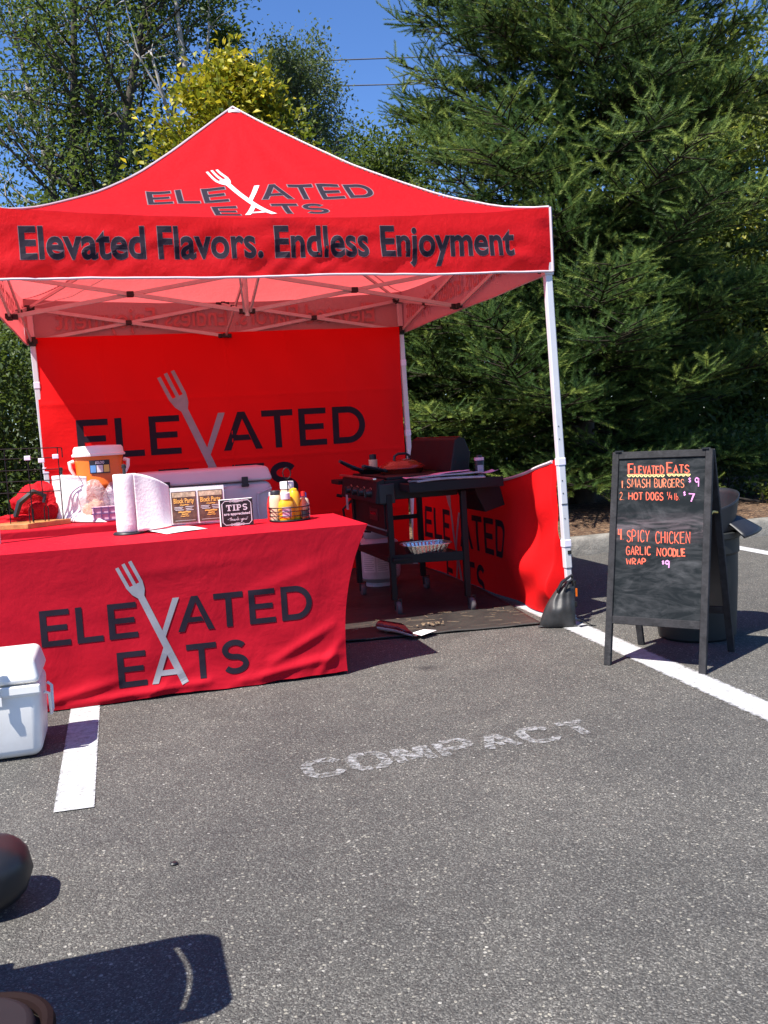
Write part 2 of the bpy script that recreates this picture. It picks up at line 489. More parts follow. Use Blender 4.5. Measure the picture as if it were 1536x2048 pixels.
def chalkboard():
    n = N('chalkboard_face')
    p = n.pos(obj=True)
    s1 = n.noise(n.pos(scale=(2.6, 2.6, 9.0), rot=(0.0, 0.25, 0.0), obj=True), 1.5, 5, 0.65, 1.8)
    s2 = n.noise(n.pos(scale=(3.0, 3.0, 6.0), rot=(0.0, -0.9, 0.0), obj=True), 1.3, 5, 0.7, 2.6)
    m = n.math('ADD', n.ramp(s1, [(0.44, 0), (0.74, 0.75)]), n.ramp(s2, [(0.50, 0), (0.78, 0.6)]))
    z = n.n('SeparateXYZ', {0: p}).outputs[2]
    col = n.mix(n.math('MULTIPLY', m, 0.46), (0.008, 0.011, 0.013), (0.12, 0.12, 0.125))
    # the wiped-out third line, pinkish dust
    w = n.math('SUBTRACT', 1.0, n.math('DIVIDE', n.math('ABSOLUTE', n.math('SUBTRACT', z, 0.615)), 0.075), clamp=True)
    dust = n.noise(n.pos(scale=(3.0, 3.0, 16.0), rot=(0.0, 0.12, 0.0), obj=True), 1.6, 5, 0.7, 1.2)
    col = n.mix(n.math('MULTIPLY', n.math('MULTIPLY', w, n.ramp(dust, [(0.40, 0), (0.70, 1.0)])), 0.6), col, (0.22, 0.165, 0.18))
    bb = n.princ(Base_Color=col, Roughness=0.8)
    bb.inputs['Specular IOR Level'].default_value = 0.15
    return n.done(bb)
M['board'] = chalkboard()

def leaf_mat(name, dark, mid, light, trans=0.35, rough=0.5, spec=0.4):
    n = N(name)
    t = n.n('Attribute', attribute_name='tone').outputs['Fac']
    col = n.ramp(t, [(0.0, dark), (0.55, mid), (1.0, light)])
    d = n.princ(Base_Color=col, Roughness=rough)
    d.inputs['Specular IOR Level'].default_value = spec
    tr = n.n('BsdfTranslucent', {'Color': n.mix(0.5, col, (0.16, 0.22, 0.02))})
    return n.done(n.n('MixShader', {0: trans, 1: d.outputs[0], 2: tr.outputs[0]}))
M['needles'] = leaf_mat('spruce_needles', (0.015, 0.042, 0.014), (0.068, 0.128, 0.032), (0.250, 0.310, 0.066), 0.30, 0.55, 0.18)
M['leaf_dark'] = leaf_mat('dark_green_leaves', (0.032, 0.056, 0.018), (0.082, 0.122, 0.036), (0.165, 0.205, 0.070), 0.45, 0.5, 0.25)
M['leaf_grey'] = leaf_mat('grey_green_leaves', (0.050, 0.074, 0.036), (0.100, 0.132, 0.066), (0.175, 0.205, 0.115), 0.4)
M['leaf_mid'] = leaf_mat('mid_green_leaves', (0.030, 0.054, 0.016), (0.072, 0.112, 0.030), (0.145, 0.185, 0.058), 0.40)
M['leaf_yellow'] = leaf_mat('golden_leaves', (0.060, 0.105, 0.012), (0.30, 0.29, 0.020), (0.78, 0.58, 0.030), 0.4)
M['leaf_lime'] = leaf_mat('lime_leaves', (0.055, 0.085, 0.014), (0.14, 0.17, 0.03), (0.36, 0.32, 0.06), 0.4)
M['grass'] = leaf_mat('grass_blades', (0.05, 0.08, 0.015), (0.10, 0.14, 0.03), (0.20, 0.22, 0.06), 0.3)
# ------------------------------------------------------------------ ground, lines, kerb
def structure(o, name=None):
    o['kind'] = 'structure'
    return o

g = MB(); g.keep = True
g.grid(lambda u, v: (-40 + 80 * u, -30 + 38 * v, 0.0), 1, 1)
structure(g.build('parking_lot', M['asphalt']))

def stripe(name, x0, y0, x1, y1, w, mat, z=0.004):
    m = MB(); m.keep = True
    m.add([(x0 - w / 2, y0, z), (x0 + w / 2, y0 - 0.006, z), (x1 + w / 2, y1, z), (x1 - w / 2, y1, z)], [(0, 1, 2, 3)])
    return structure(m.build(name, mat))
mp0 = worn_paint('rolled_line_paint', 0.20, 0.40, soft=(-1.078, -1.115, -1.768, 2.9, 0.060))
stripe('parking_line', -1.078, -1.768, -1.115, 2.9, 0.122, mp0)
mp = worn_paint('sprayed_line_paint', 0.22, 0.46, soft=(1.375, 1.47, -1.86, 0.45, 0.068))
stripe('parking_line', 1.345, -2.6, 1.464, 0.58, 0.17, mp)
mp2 = worn_paint('sprayed_line_paint', 0.22, 0.46, soft=(3.80, 3.96, -1.0, 2.2, 0.062))
stripe('parking_line', 3.76, -1.8, 3.96, 2.2, 0.16, mp2)
stripe('parking_line', -3.60, -2.0, -3.62, 2.9, 0.11, M['paint'])

# kerb: runs along y = 2.3 on the right, steps back behind the tent
kerb_line = [(14.0, 2.75), (4.6, 2.39), (2.82, 2.32), (2.02, 2.30), (1.80, 2.36), (1.70, 2.52), (1.67, 2.95), (1.60, 3.06), (1.4, 3.10), (-12.0, 3.0)]
def kerb_profile():
    return [(0.0, -0.02), (0.012, 0.115), (0.03, 0.138), (0.06, 0.148), (0.135, 0.150), (0.15, 0.142), (0.155, 0.02)]
def offset_line(line, d):
    out = []
    for i, p in enumerate(line):
        a = Vector(line[max(i - 1, 0)]); b = Vector(line[min(i + 1, len(line) - 1)])
        t = (b - a).normalized()
        nrm = Vector((t.y, -t.x))          # to the planting side
        if nrm.y < -0.001 and abs(nrm.x) < 0.9: nrm = -nrm
        out.append(Vector(p) + nrm * d)
    return out
km = MB()
prof = kerb_profile()
lines = [offset_line(kerb_line, d) for d, z in prof]
vs = []; fs = []
nL = len(kerb_line)
for (d, z), ln in zip(prof, lines):
    for p in ln: vs.append((p.x, p.y, z))
for j in range(len(prof) - 1):
    for i in range(nL - 1):
        fs.append((j * nL + i, j * nL + i + 1, (j + 1) * nL + i + 1, (j + 1) * nL + i))
km.add(vs, fs)
structure(km.build('kerb', M['concrete'], smooth=True, sharp=50))
# joints in the kerb are left to the concrete's own texture
inner = offset_line(kerb_line, 0.15)
bm_ = MB(); bm_.keep = True
nx = 90
def bed_edge(x):
    pts = sorted([(p.x, p.y) for p in inner])
    for (xa, ya), (xb, yb) in zip(pts, pts[1:]):
        if xa <= x <= xb: return ya + (yb - ya) * (x - xa) / max(1e-6, xb - xa)
    return pts[-1][1] if x > pts[-1][0] else pts[0][1]
def bed(u, v):
    x = -12 + 26 * u
    y0 = bed_edge(x)
    y = y0 + (v ** 2) * (40 - y0)
    z = 0.128 + 0.05 * min(1, (y - y0) / 1.0) + 0.025 * mnoise.noise(Vector((x * 3, y * 3, 0))) * min(1, (y - y0) * 6)
    return (x, y, z + max(0, y - 6) * 0.01)
bm_.grid(bed, 260, 60)
structure(bm_.build('planting_bed', M['mulch'], smooth=True))
far = MB(); far.keep = True
far.grid(lambda u, v: (-160 + 320 * u, 7.9 + 200 * v, 0.10 + (0.6 if v > 0 else 0)), 1, 1)
structure(far.build('far_ground', M['mulch']))

# ------------------------------------------------------------------ lettering helpers
def quads_box(x, y, w, h):
    return [(x, y), (x + w, y), (x + w, y + h), (x, y + h)]
def strip(pts, w):
    """quads of a polyline drawn with width w (flat ends)"""
    pts = [Vector(p) for p in pts]
    L = []; R = []
    for i, p in enumerate(pts):
        a = pts[max(i - 1, 0)]; b = pts[min(i + 1, len(pts) - 1)]
        t = (b - a).normalized(); nrm = Vector((-t.y, t.x))
        if 0 < i < len(pts) - 1:
            t1 = (p - a).normalized(); n1 = Vector((-t1.y, t1.x))
            k = max(0.5, nrm.dot(n1)); nrm = nrm / k
        L.append(p + nrm * w / 2); R.append(p - nrm * w / 2)
    return [[R[i], R[i + 1], L[i + 1], L[i]] for i in range(len(pts) - 1)]
def arc(cx, cy, rx, ry, a0, a1, n):
    return [(cx + rx * math.cos(rad(a0 + (a1 - a0) * i / n)), cy + ry * math.sin(rad(a0 + (a1 - a0) * i / n))) for i in range(n + 1)]

def logo_letter(ch, x, y, w, h):
    s = 0.027
    q = []
    if ch in 'EL':
        q.append(quads_box(x, y, s, h))
        q.append(quads_box(x + s, y, w - s, s * 0.92))
        if ch == 'E':
            q.append(quads_box(x + s, y + h / 2 - s * 0.42, (w - s) * 0.88, s * 0.9))
            q.append(quads_box(x + s, y + h - s * 0.92, w - s, s * 0.92))
    elif ch == 'T':
        q.append(quads_box(x, y + h - s * 0.95, w, s * 0.95))
        q.append(quads_box(x + w / 2 - s / 2, y, s, h - s * 0.95))
    elif ch == 'A':
        ax = x + w / 2
        d = s * 1.08
        q.append([(x, y), (x + d, y), (ax + d / 2, y + h), (ax - d / 2, y + h)])
        k = 0.965
        q.append([(x + w - d, y), (x + w, y), (ax + d / 2, y + h), (ax + d * 0.02, y + h * 0.86)])
        yb = y + h * 0.25
        f = 0.25; f2 = f + s * 0.85 / h
        xl = lambda t: x + d + (ax + d / 2 - x - d) * t
        xr = lambda t: x + w - d + (ax - d / 2 - (x + w - d)) * t
        q.append([(xl(f), y + h * f), (xr(f), y + h * f), (xr(f2), y + h * f2), (xl(f2), y + h * f2)])
    elif ch == 'D':
        q.append(quads_box(x, y, s, h))
        r = h / 2 - s / 2
        pts = [(x + s, y + s / 2)] + arc(x + w - s / 2 - r * 0.98, y + h / 2, r * 0.98, r, -90, 90, 18) + [(x + s, y + h - s / 2)]
        q += strip(pts, s * 0.98)
    elif ch == 'S':
        rx = w / 2 - s / 2; ry = h / 4 - s / 4
        cx = x + w / 2
        pts = arc(cx, y + h - s / 2 - ry, rx * 0.95, ry, 28, 260, 16) + arc(cx, y + s / 2 + ry, rx, ry, 80, -150, 16)
        q += strip(pts, s * 0.95)
    return q

def logo():
    """the printed mark, in metres as on the table cover: dark letters and grey fork"""
    h = 0.157
    dark = []
    for ch, x, w in (('E', -1.244, 0.121), ('L', -1.097, 0.109), ('E', -0.964, 0.122), ('A', -0.671, 0.162), ('T', -0.507, 0.131), ('E', -0.351, 0.119), ('D', -0.204, 0.142)):
        dark.append(logo_letter(ch, x, 0.283, w, h))
    for ch, x, w in (('E', -0.941, 0.122), ('T', -0.642, 0.132), ('S', -0.489, 0.120)):
        dark.append(logo_letter(ch, x, 0.066, w, h))
    N0 = Vector((-0.817, 0.458)); A = Vector((-0.369, 0.929)); B = Vector((0.929, 0.369))
    P = lambda a, b: N0 + A * a + B * b
    fk = []
    fk.append([P(-0.434, -0.015), P(-0.434, 0.016), P(0.0, 0.0145), P(0.0, -0.0145)])
    fk.append([P(0.0, -0.0145), P(0.0, 0.0145), P(0.025, 0.029), P(0.025, -0.030)])
    fk.append([P(0.025, -0.030), P(0.025, 0.029), P(0.062, 0.0365), P(0.062, -0.0395)])
    for b0, b1, c0, c1, t in ((-0.0395, -0.024, -0.0425, -0.028, 0.162), (-0.0085, 0.006, -0.0115, 0.003, 0.166), (0.0215, 0.0365, 0.0185, 0.0335, 0.164)):
        fk.append([P(0.062, b0), P(0.062, b1), P(t, c1), P(t, c0)])
    fk2 = [[(-0.741, 0.293), (-0.7275, 0.268), (-0.656, 0.440), (-0.684, 0.440)]]
    fk2.append([(-0.800, 0.066), (-0.772, 0.066), (-0.724, 0.195), (-0.738, 0.228)])
    fk2.append([(-0.761, 0.098), (-0.690, 0.098), (-0.699, 0.122), (-0.752, 0.122)])
    return dark, fk, fk2

def drape(pieces, fn, step, lift=0.003):
    """list of pieces (lists of quads) laid on a surface fn(u, v) -> (point, normal)"""
    m = MB(); m.keep = True
    for k, quad_list in enumerate(pieces):
        lf = lift + 0.0002 * (k % 4)
        for q in quad_list:
            a, b, c, d = [Vector((p[0], p[1])) for p in q]
            nu = max(1, int(math.ceil(max((b - a).length, (c - d).length) / step)))
            nv = max(1, int(math.ceil(max((d - a).length, (c - b).length) / step)))
            def f(u, v):
                p = (a * (1 - u) + b * u) * (1 - v) + (d * (1 - u) + c * u) * v
                P, nr = fn(p.x, p.y)
                return Vector(P) + Vector(nr) * lf
            m.grid(f, nu, nv)
    return m

def text_mesh(body, cap, offset=0.0, cell=0.03, track=1.0, xscale=1.0):
    """2D verts and faces of a word in the built-in typeface; cap height = cap, cut into small cells"""
    cu = bpy.data.curves.new('w', 'FONT')
    cu.body = body; cu.size = 1.0; cu.offset = offset; cu.space_character = track
    cu.resolution_u = 4
    ob = bpy.data.objects.new('w', cu)
    COL.objects.link(ob)
    bpy.context.view_layer.update()
    me = bpy.data.meshes.new_from_object(ob)
    bpy.data.objects.remove(ob); bpy.data.curves.remove(cu)
    bm = bmesh.new(); bm.from_mesh(me); bpy.data.meshes.remove(me)
    k = cap / 0.585
    for v in bm.verts:
        v.co.x *= k * xscale; v.co.y *= k
    if cell:
        xs = [v.co.x for v in bm.verts]; ys = [v.co.y for v in bm.verts]
        x = min(xs)
        while x < max(xs):
            x += cell
            bmesh.ops.bisect_plane(bm, geom=bm.verts[:] + bm.edges[:] + bm.faces[:], plane_co=(x, 0, 0), plane_no=(1, 0, 0))
        y = min(ys)
        while y < max(ys):
            y += cell
            bmesh.ops.bisect_plane(bm, geom=bm.verts[:] + bm.edges[:] + bm.faces[:], plane_co=(0, y, 0), plane_no=(0, 1, 0))
    bm.verts.index_update()
    V = [(v.co.x, v.co.y) for v in bm.verts]; F = [[v.index for v in f.verts] for f in bm.faces]
    bm.free()
    return V, F
def text_on(body, cap, fn, u0, u1, v0, offset=0.0, cell=0.03, lift=0.003, track=1.0):
    """word fitted between u0 and u1 with its baseline at v0 on the surface fn"""
    V, F = text_mesh(body, cap, offset, cell, track)
    xs = [p[0] for p in V]
    k = (u1 - u0) / (max(xs) - min(xs)); x0 = min(xs)
    m = MB(); m.keep = True
    vs = []
    for x, y in V:
        P, nr = fn(u0 + (x - x0) * k, v0 + y)
        vs.append(Vector(P) + Vector(nr) * lift)
    m.add(vs, F)
    return m
def plane_fn(o, ux, uy, nrm):
    o, ux, uy, nrm = Vector(o), Vector(ux), Vector(uy), Vector(nrm)
    return lambda u, v: (o + ux * u + uy * v, nrm)

# ------------------------------------------------------------------ canopy tent
HX = 1.475; S2 = 2.842; CY = S2 / 2; ZT = 2.266; ZB = 1.928; PK = 3.223
def rexp(x, y):
    return 1.42 + (0.24 if x < 0 else 0.0) * min(1, abs(x) / 0.6)
def roof_z(x, y):
    r = max(abs(x) / HX, abs(y - CY) / CY)
    t = max(0.0, 1 - r)
    z = ZT + (PK - ZT) * t ** rexp(x, y)
    # soft sag between the ribs and small tension creases near the peak and corners
    edge = min(abs(abs(x) / HX - abs(y - CY) / CY), 1)
    z -= 0.035 * math.sin(math.pi * min(1, t)) * edge * (1 - 0.4 * t)
    # the eaves hang a little lower in the middle of each side
    z -= 0.055 * r ** 3 * (1 - min(abs(x) / HX, abs(y - CY) / CY) ** 2)
    z += 0.006 * mnoise.noise(Vector((x * 4, y * 4, 3)))
    a_ = math.atan2(y - CY, x)
    z += 0.0045 * math.sin(a_ * 21 + 3 * mnoise.noise(Vector((x * 2, y * 2, 6)))) * math.exp(-((t - 0.62) / 0.24) ** 2)      # puckers under the peak
    for cx_, cy_ in ((HX, 0), (-HX, 0)):
        dc = math.hypot(x - cx_, y - cy_)
        z += 0.005 * math.sin(math.atan2(y - cy_, x - cx_) * 16) * math.exp(-(dc / 0.42) ** 2) * min(1, dc / 0.12)
    return z
def roof_fn(u, v):
    x, y = u, v
    e = 0.004
    z = roof_z(x, y)
    nx_ = Vector((-(roof_z(x + e, y) - z) / e, -(roof_z(x, y + e) - z) / e, 1)).normalized()
    return (x, y, z), nx_
def val_front(x, z):
    f = max(0.0, min(1, (ZT - 0.05 - z) / (ZT - 0.05 - ZB)))
    w = 0.016 * mnoise.noise(Vector((x * 2.2, z * 3 + x * 2.0, 1.3))) + 0.020 * mnoise.noise(Vector((x * 5 + z * 9, z * 7 - x * 3, 5.1)))
    w -= 0.016 * abs(mnoise.noise(Vector((x * 7 - z * 10, z * 4, 9.0))))
    end = min(1, (HX - abs(x)) / 0.12 + 0.15)
    return -0.001 - (0.010 + w) * math.sin(f * math.pi * 0.62) * max(0, end)
def valf_fn(u, v):
    return (u, val_front(u, v), v), (0, -1, 0)
def zbot(x):
    return ZB + 0.006 * mnoise.noise(Vector((x * 1.7, 0, 0))) - 0.004 * math.cos(x / HX * math.pi / 2)

tent = thing('canopy_tent', 'red pop-up canopy tent with white legs and printed slogan across its front edge', 'tent', (0, CY, 0))
m = MB(); m.keep = True
m.grid(lambda u, v: (lambda x, y: (x, y, roof_z(x, y)))(-HX + 2 * HX * u, S2 * v), 130, 130)
roof = m.build('canopy_roof', M['canopy'], tent, smooth=True, sharp=180)
m = MB(); m.keep = True
m.grid(lambda u, v: (lambda x: (lambda z: (x, val_front(x, z), z))(zbot(x) + (roof_z(x, 0.0) + 0.001 - zbot(x)) * v))(-HX + 2 * HX * u), 150, 16)
vf = m.build('front_valance', M['canopy'], tent, smooth=True, sharp=180)
def side_val(sgn):
    mm = MB(); mm.keep = True
    def f(u, v):
        y = S2 * u
        return (sgn * (HX + (0.004 + 0.012 * mnoise.noise(Vector((y * 2.5, v * 2, sgn)))) * math.sin(v * math.pi) ** 0.6), y, zbot(y) + (roof_z(sgn * HX, y) - zbot(y)) * v)
    mm.grid(f, 60, 8, flip=(sgn < 0))
    return mm
side_val(1).build('side_valance', M['canopy'], tent, smooth=True)
side_val(-1).build('side_valance', M['canopy'], tent, smooth=True)
m = MB(); m.keep = True
m.grid(lambda u, v: (lambda x: (x, S2 + (0.004 + 0.010 * mnoise.noise(Vector((x * 2.5, v * 2, 8)))) * math.sin(v * math.pi) ** 0.6, zbot(x) + (roof_z(x, S2) - zbot(x)) * v))(HX - 2 * HX * u), 60, 8)
m.build('back_valance', M['canopy'], tent, smooth=True)
# white piping on hips, corners and lower edges
m = MB()
for sx in (-1, 1):
    for sy in (0, 1):
        pts = []
        for i in range(25):
            t = i / 24
            x = sx * HX * (1 - t); y = CY + (1 if sy else -1) * CY * (1 - t)
            pts.append((x, y, roof_z(x, y) + 0.006))
        m.tube(pts, 0.0065, 6)
        yy = S2 + 0.006 if sy else -0.008
        m.tube([(sx * (HX + 0.003), yy, ZT + 0.004), (sx * (HX + 0.003), yy, ZB)], 0.0075, 6)
m.tube([(x, val_front(x, zbot(x)) - 0.002, zbot(x)) for x in np.linspace(-HX, HX, 60)], 0.0065, 6)
for sx in (-1, 1):
    m.tube([(sx * (HX + 0.006), y, zbot(y)) for y in np.linspace(0, S2, 20)], 0.006, 6)
m.tube([(x, S2 + 0.006, zbot(x)) for x in np.linspace(-HX, HX, 20)], 0.006, 6)
m.build('piping', M['piping'], tent, smooth=True)
# slogan
words = (('Elevated', -1.232, -0.662), ('Flavors.', -0.600, -0.093), ('Endless', -0.030, 0.452), ('Enjoyment', 0.520, 1.258))
for w, a, b in words:
    text_on(w, 0.126, valf_fn, a, b, 2.020, offset=0.019, cell=0.03, lift=0.0024).build('slogan_lettering', M['ink'], vf)
    text_on(w, 0.126, valf_fn, a - 0.003, b + 0.003, 2.020, offset=0.031, cell=0.03, lift=0.0014).build('slogan_outline', M['ink_edge'], vf)
# the same slogan seen faintly through the other valances, from inside (reads backwards)
def bleed(fn):
    for w, a, b in words:
        text_on(w, 0.126, fn, a, b, 2.03, offset=0.012, cell=None, lift=0.0).build('print_through', M['bleed'], tent)
bleed(lambda u, v: ((-u, S2 - 0.012, v), (0, -1, 0)))
bleed(lambda u, v: ((HX - 0.012, CY + u, v), (-1, 0, 0)))
bleed(lambda u, v: ((-HX + 0.012, CY - u, v), (1, 0, 0)))
# logo on the front roof panel
dark, fk, fk2 = logo()
sc_ = 1.055; u_off = 0.689 - 0.0
def roof_logo(q, grow=0):
    return [[((p[0] + 0.653) * sc_ + 0.012, 0.433 + (p[1] - 0.283) * 1.13) for p in qq] for qq in q]
for part_ in (dark[:7], dark[7:]): drape([roof_logo(x) for x in part_], roof_fn, 0.02, 0.0030).build('logo_lettering', M['ink'], roof)
def fat(q, d):
    out = []
    for qq in q:
        c = sum((Vector(p) for p in qq), Vector((0, 0))) / 4
        o2 = []
        for i, p in enumerate(qq):
            p = Vector(p); a = Vector(qq[i - 1]); b = Vector(qq[(i + 1) % 4])
            e1 = (p - a).normalized(); e2 = (p - b).normalized()
            dd = (e1 + e2)
            o2.append(p + dd * d)
        out.append(o2)
    return out
for part_ in (dark[:7], dark[7:]): drape([fat(roof_logo(x), 0.0055) for x in part_], roof_fn, 0.02, 0.0018).build('logo_outline', M['ink_edge'], roof)
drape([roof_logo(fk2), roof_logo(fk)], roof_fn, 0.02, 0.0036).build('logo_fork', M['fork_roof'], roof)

# frame
def leg(top, bot, name, foot_dir):
    top, bot = Vector(top), Vector(bot)
    d = (top - bot).normalized()
    L = (top - bot).length
    up = MB(); up.bar(bot + d * 0.30, top, 0.040, 0.040, up=(0, 1, 0))
    o = up.build('leg', M['pole'], tent, bevel=0.005)
    lo = MB(); lo.bar(bot + d * 0.012, bot + d * 0.36, 0.032, 0.032, up=(0, 1, 0))
    lo.build('lower_leg', M['pole'], o, bevel=0.004)
    ft = MB(); ft.box(bot + Vector((0, 0, 0.006)), (0.075, 0.075, 0.012)); ft.box(bot + Vector((0, 0, 0.022)), (0.044, 0.044, 0.03))
    ft.build('foot', M['pole'], o, bevel=0.003)
    return o, d, bot
legs = {}
legs['fr'] = leg((1.452, 0.024, 2.20), (1.500, 0.00, 0), 'leg', 1)
legs['fl'] = leg((-1.452, 0.024, 2.20), (-1.46, 0.02, 0), 'leg', 1)
legs['br'] = leg((1.445, S2 - 0.024, 2.20), (1.475, S2 - 0.01, 0), 'leg', 1)
legs['bl'] = leg((-1.435, S2 - 0.024, 2.20), (-1.40, S2 - 0.01, 0), 'leg', 1)
def collar(key, z, h=0.05, mat='strap', name='velcro_strap', grow=0.006):
    o, d, bot = legs[key]
    p = bot + d * z
    q = MB(); q.bar(p - d * h / 2, p + d * h / 2, 0.040 + grow, 0.040 + grow, up=(0, 1, 0))
    q.build(name, M[mat], o, bevel=0.004)
for k, zs in (('fr', (0.895, 0.44)), ('br', (1.68, 1.10, 0.62)), ('bl', (1.62, 0.98))):
    for z in zs: collar(k, z, 0.042 if k == 'fr' else 0.05)
for k in legs:
    collar(k, 1.945, 0.07, 'bracket' if k in ('bl', 'br') else 'truss', 'slider_bracket', 0.012)
    collar(k, 2.19, 0.05, 'bracket', 'top_bracket', 0.010)
# pin holes and lock tab on the near leg
o_, d_, b_ = legs['fr']
h_ = MB()
for z in (1.02, 1.09, 0.72, 0.79, 0.58):
    p = b_ + d_ * z
    h_.lathe([(0.0035, -0.0008), (0.0035, 0.0008)], p + Vector((-0.006, -0.0208, 0)), 8, 'Y')
h_.build('pin_hole', M['bracket'], o_)
t_ = MB(); t_.box(b_ + d_ * 0.66 + Vector((0, -0.0215, 0)), (0.041, 0.002, 0.004)); t_.box(b_ + d_ * 0.40 + Vector((0.008, -0.0215, -0.01)), (0.022, 0.003, 0.02))
t_.build('leg_clip', M['dark_grey'], o_)
# scissor trusses
ZL, ZU = 1.945, 2.19
def scissor(a, b, off):
    """one X unit between plan points a and b; returns the bars mesh pieces"""
    a, b = Vector((*a, 0)), Vector((*b, 0))
    t = (b - a).normalized(); nrm = Vector((-t.y, t.x, 0))
    q = MB()
    q.bar(a + Vector((0, 0, ZL)) + nrm * off, b + Vector((0, 0, ZU)) + nrm * off, 0.013, 0.026)
    q.bar(a + Vector((0, 0, ZU)) - nrm * off, b + Vector((0, 0, ZL)) - nrm * off, 0.013, 0.026)
    q.build('truss', M['truss'], tent, bevel=0.002, segs=1)
    mid = (a + b) / 2 + Vector((0, 0, (ZL + ZU) / 2))
    ang = math.atan2(t.y, t.x)
    def bracket(c, d):
        k = MB(); k.box(c, d, ang); k.build('joint_bracket', M['bracket'], tent, bevel=0.003, segs=1)
    bracket(mid, (0.044, 0.044, 0.034))
    for e, s in ((a, 1), (b, -1)):
        for z in (ZL, ZU):
            bracket(e + t * s * 0.035 + Vector((0, 0, z)), (0.034, 0.036, 0.032))
X1 = HX - 0.03; Y0 = 0.03; Y1 = S2 - 0.03
mid_f = (0, Y0); mid_b = (0, Y1); mid_l = (-X1, CY); mid_r = (X1, CY); ctr = (0, CY)
# front truss sits higher, behind the valance
ZLs, ZUs = ZL, ZU
ZL, ZU = 2.0, 2.2
for a, b in (((-X1, Y0), mid_f), (mid_f, (X1, Y0))): scissor(a, b, 0.008)
ZL, ZU = ZLs, ZUs
for a, b in (((-X1, Y1), mid_b), (mid_b, (X1, Y1)), ((-X1, Y0), mid_l), (mid_l, (-X1, Y1)), ((X1, Y0), mid_r), (mid_r, (X1, Y1)),
             (mid_l, ctr), (ctr, mid_r), (mid_b, ctr)):
    scissor(a, b, 0.008)
cp = MB(); cp.tube([(0, CY, ZL - 0.03), (0, CY, PK - 0.04)], 0.016, 10)
cp.lathe([(0.0, 0.03), (0.05, 0.02), (0.06, 0.0), (0.03, -0.02)], (0, CY, PK - 0.045), 14)
cp.build('centre_pole', M['truss'], tent, smooth=True)
st_ = MB()
for dx in (-1, 1):
    st_.bar((dx * 0.02, CY - 0.01, ZL), (dx * 0.075, CY - 0.30, ZU + 0.02), 0.012, 0.022)
for sx in (-1, 1):
    for a, b in (((sx * X1, Y0, 2.19), (sx * 0.78, 0.66, 2.46)), ((sx * X1, Y1, 2.19), (sx * 0.78, S2 - 0.66, 2.46))):
        st_.bar(a, b, 0.012, 0.02)
st_.build('roof_strut', M['truss'], tent)
cb = MB()
cb.tube([(-1.41, 2.78, 2.20), (-1.1, 2.2, 2.18), (-0.5, 1.2, 2.32)], 0.003, 5)
cb.build('tension_cord', M['truss'], tent)

# ------------------------------------------------------------------ back wall of the tent
def bw(x, z):
    f = (1.93 - z) / 1.93
    y = S2 - 0.05 + 0.032 * mnoise.noise(Vector((x * 1.3, z * 0.8, 2))) + 0.016 * mnoise.noise(Vector((x * 4 + z * 2, z * 1.5, 7)))
    for fx in (-0.95, -0.475, 0.0, 0.475, 0.95): y -= 0.005 * math.exp(-abs(x - fx) / 0.012)      # packing folds
    for fz in (0.49, 0.98, 1.47): y -= 0.005 * math.exp(-abs(z - fz) / 0.012)
    y += 0.03 * math.exp(-((abs(x) - 1.42) / 0.10) ** 2) * (0.5 + 0.5 * math.sin(z * 5 + x))
    return y
def bw_fn(u, v):
    return (u, bw(u, v), v), (0, -1, 0)
wall = thing('tent_wall', 'tall red back wall hung at the rear of the tent with large printed logo', 'tent wall', (0, S2 - 0.05, 0))
m = MB(); m.keep = True
m.grid(lambda u, v: (lambda x, z: (x, bw(x, z), z))(-1.425 + 2.85 * u, 0.012 + 1.96 * v), 220, 150)
pnl = m.build('wall_panel', M['wall'], wall, smooth=True)
s_ = 1.912
place = lambda q: [[((p[0] + 1.244) * s_ - 1.170, 1.045 + (p[1] - 0.283) * s_) for p in qq] for qq in q]
for part_ in (dark[:7], dark[7:]): drape([place(x) for x in part_], bw_fn, 0.03, 0.0022).build('logo_lettering', M['ink'], pnl)
drape([place(fk2), place(fk)], bw_fn, 0.03, 0.003).build('logo_fork', M['fork'], pnl)

# ------------------------------------------------------------------ low side wall on the right
def sw_top(y):
    t = max(0, min(1, y / S2))
    return 0.905 - 0.17 * math.sin(min(1, t * 2.2) * math.pi / 2) + 0.02 * t
def sw(y, v):
    """v 0 bottom, 1 top"""
    zt = sw_top(y)
    z = 0.012 + (zt - 0.012) * v
    x = 1.455
    near = math.exp(-(max(y, 0) / 0.55) ** 2)
    x += 0.025 * mnoise.noise(Vector((y * 2.2, z * 2.5, 4)))
    x -= 0.075 * near * math.exp(-((v - 0.20 - 0.25 * y) / 0.16) ** 2)      # belly pushed in by the wind
    x += 0.060 * math.exp(-((y - 0.42) / 0.16) ** 2) * math.exp(-((v - 0.62) / 0.22) ** 2)
    x -= 0.045 * math.exp(-((y - 0.22) / 0.12) ** 2) * math.exp(-((v - 0.66) / 0.28) ** 2)
    x -= 0.03 * math.exp(-((y - 0.62) / 0.18) ** 2) * math.exp(-((v - 0.35) / 0.2) ** 2)
    x += 0.018 * math.sin((y * 1.2 + z * 2.6) * 9) * near * (1 - v)
    if y < 0.065:                                                           # loose hem: a flap runs on behind the leg
        e = 0.065 - y
        x += e * (0.15 + 0.85 * math.exp(-((v - 0.22) / 0.20) ** 2)); y = 0.065 - 0.10 * e
    return (x, y, z)
def sw_fn(u, v):
    """u runs from the back towards the front, v is height in metres"""
    y = u
    zt = sw_top(y)
    p = sw(y, max(0, min(1, (v - 0.012) / (zt - 0.012))))
    return p, (-1, 0, 0)
side = thing('tent_wall', 'low red side wall bulging beside the grill, fixed to the front right leg', 'tent wall', (1.45, CY, 0))
m = MB(); m.keep = True
m.grid(lambda u, v: sw(S2 - 0.06 - (S2 + 0.0) * u, v), 200, 50, flip=True)
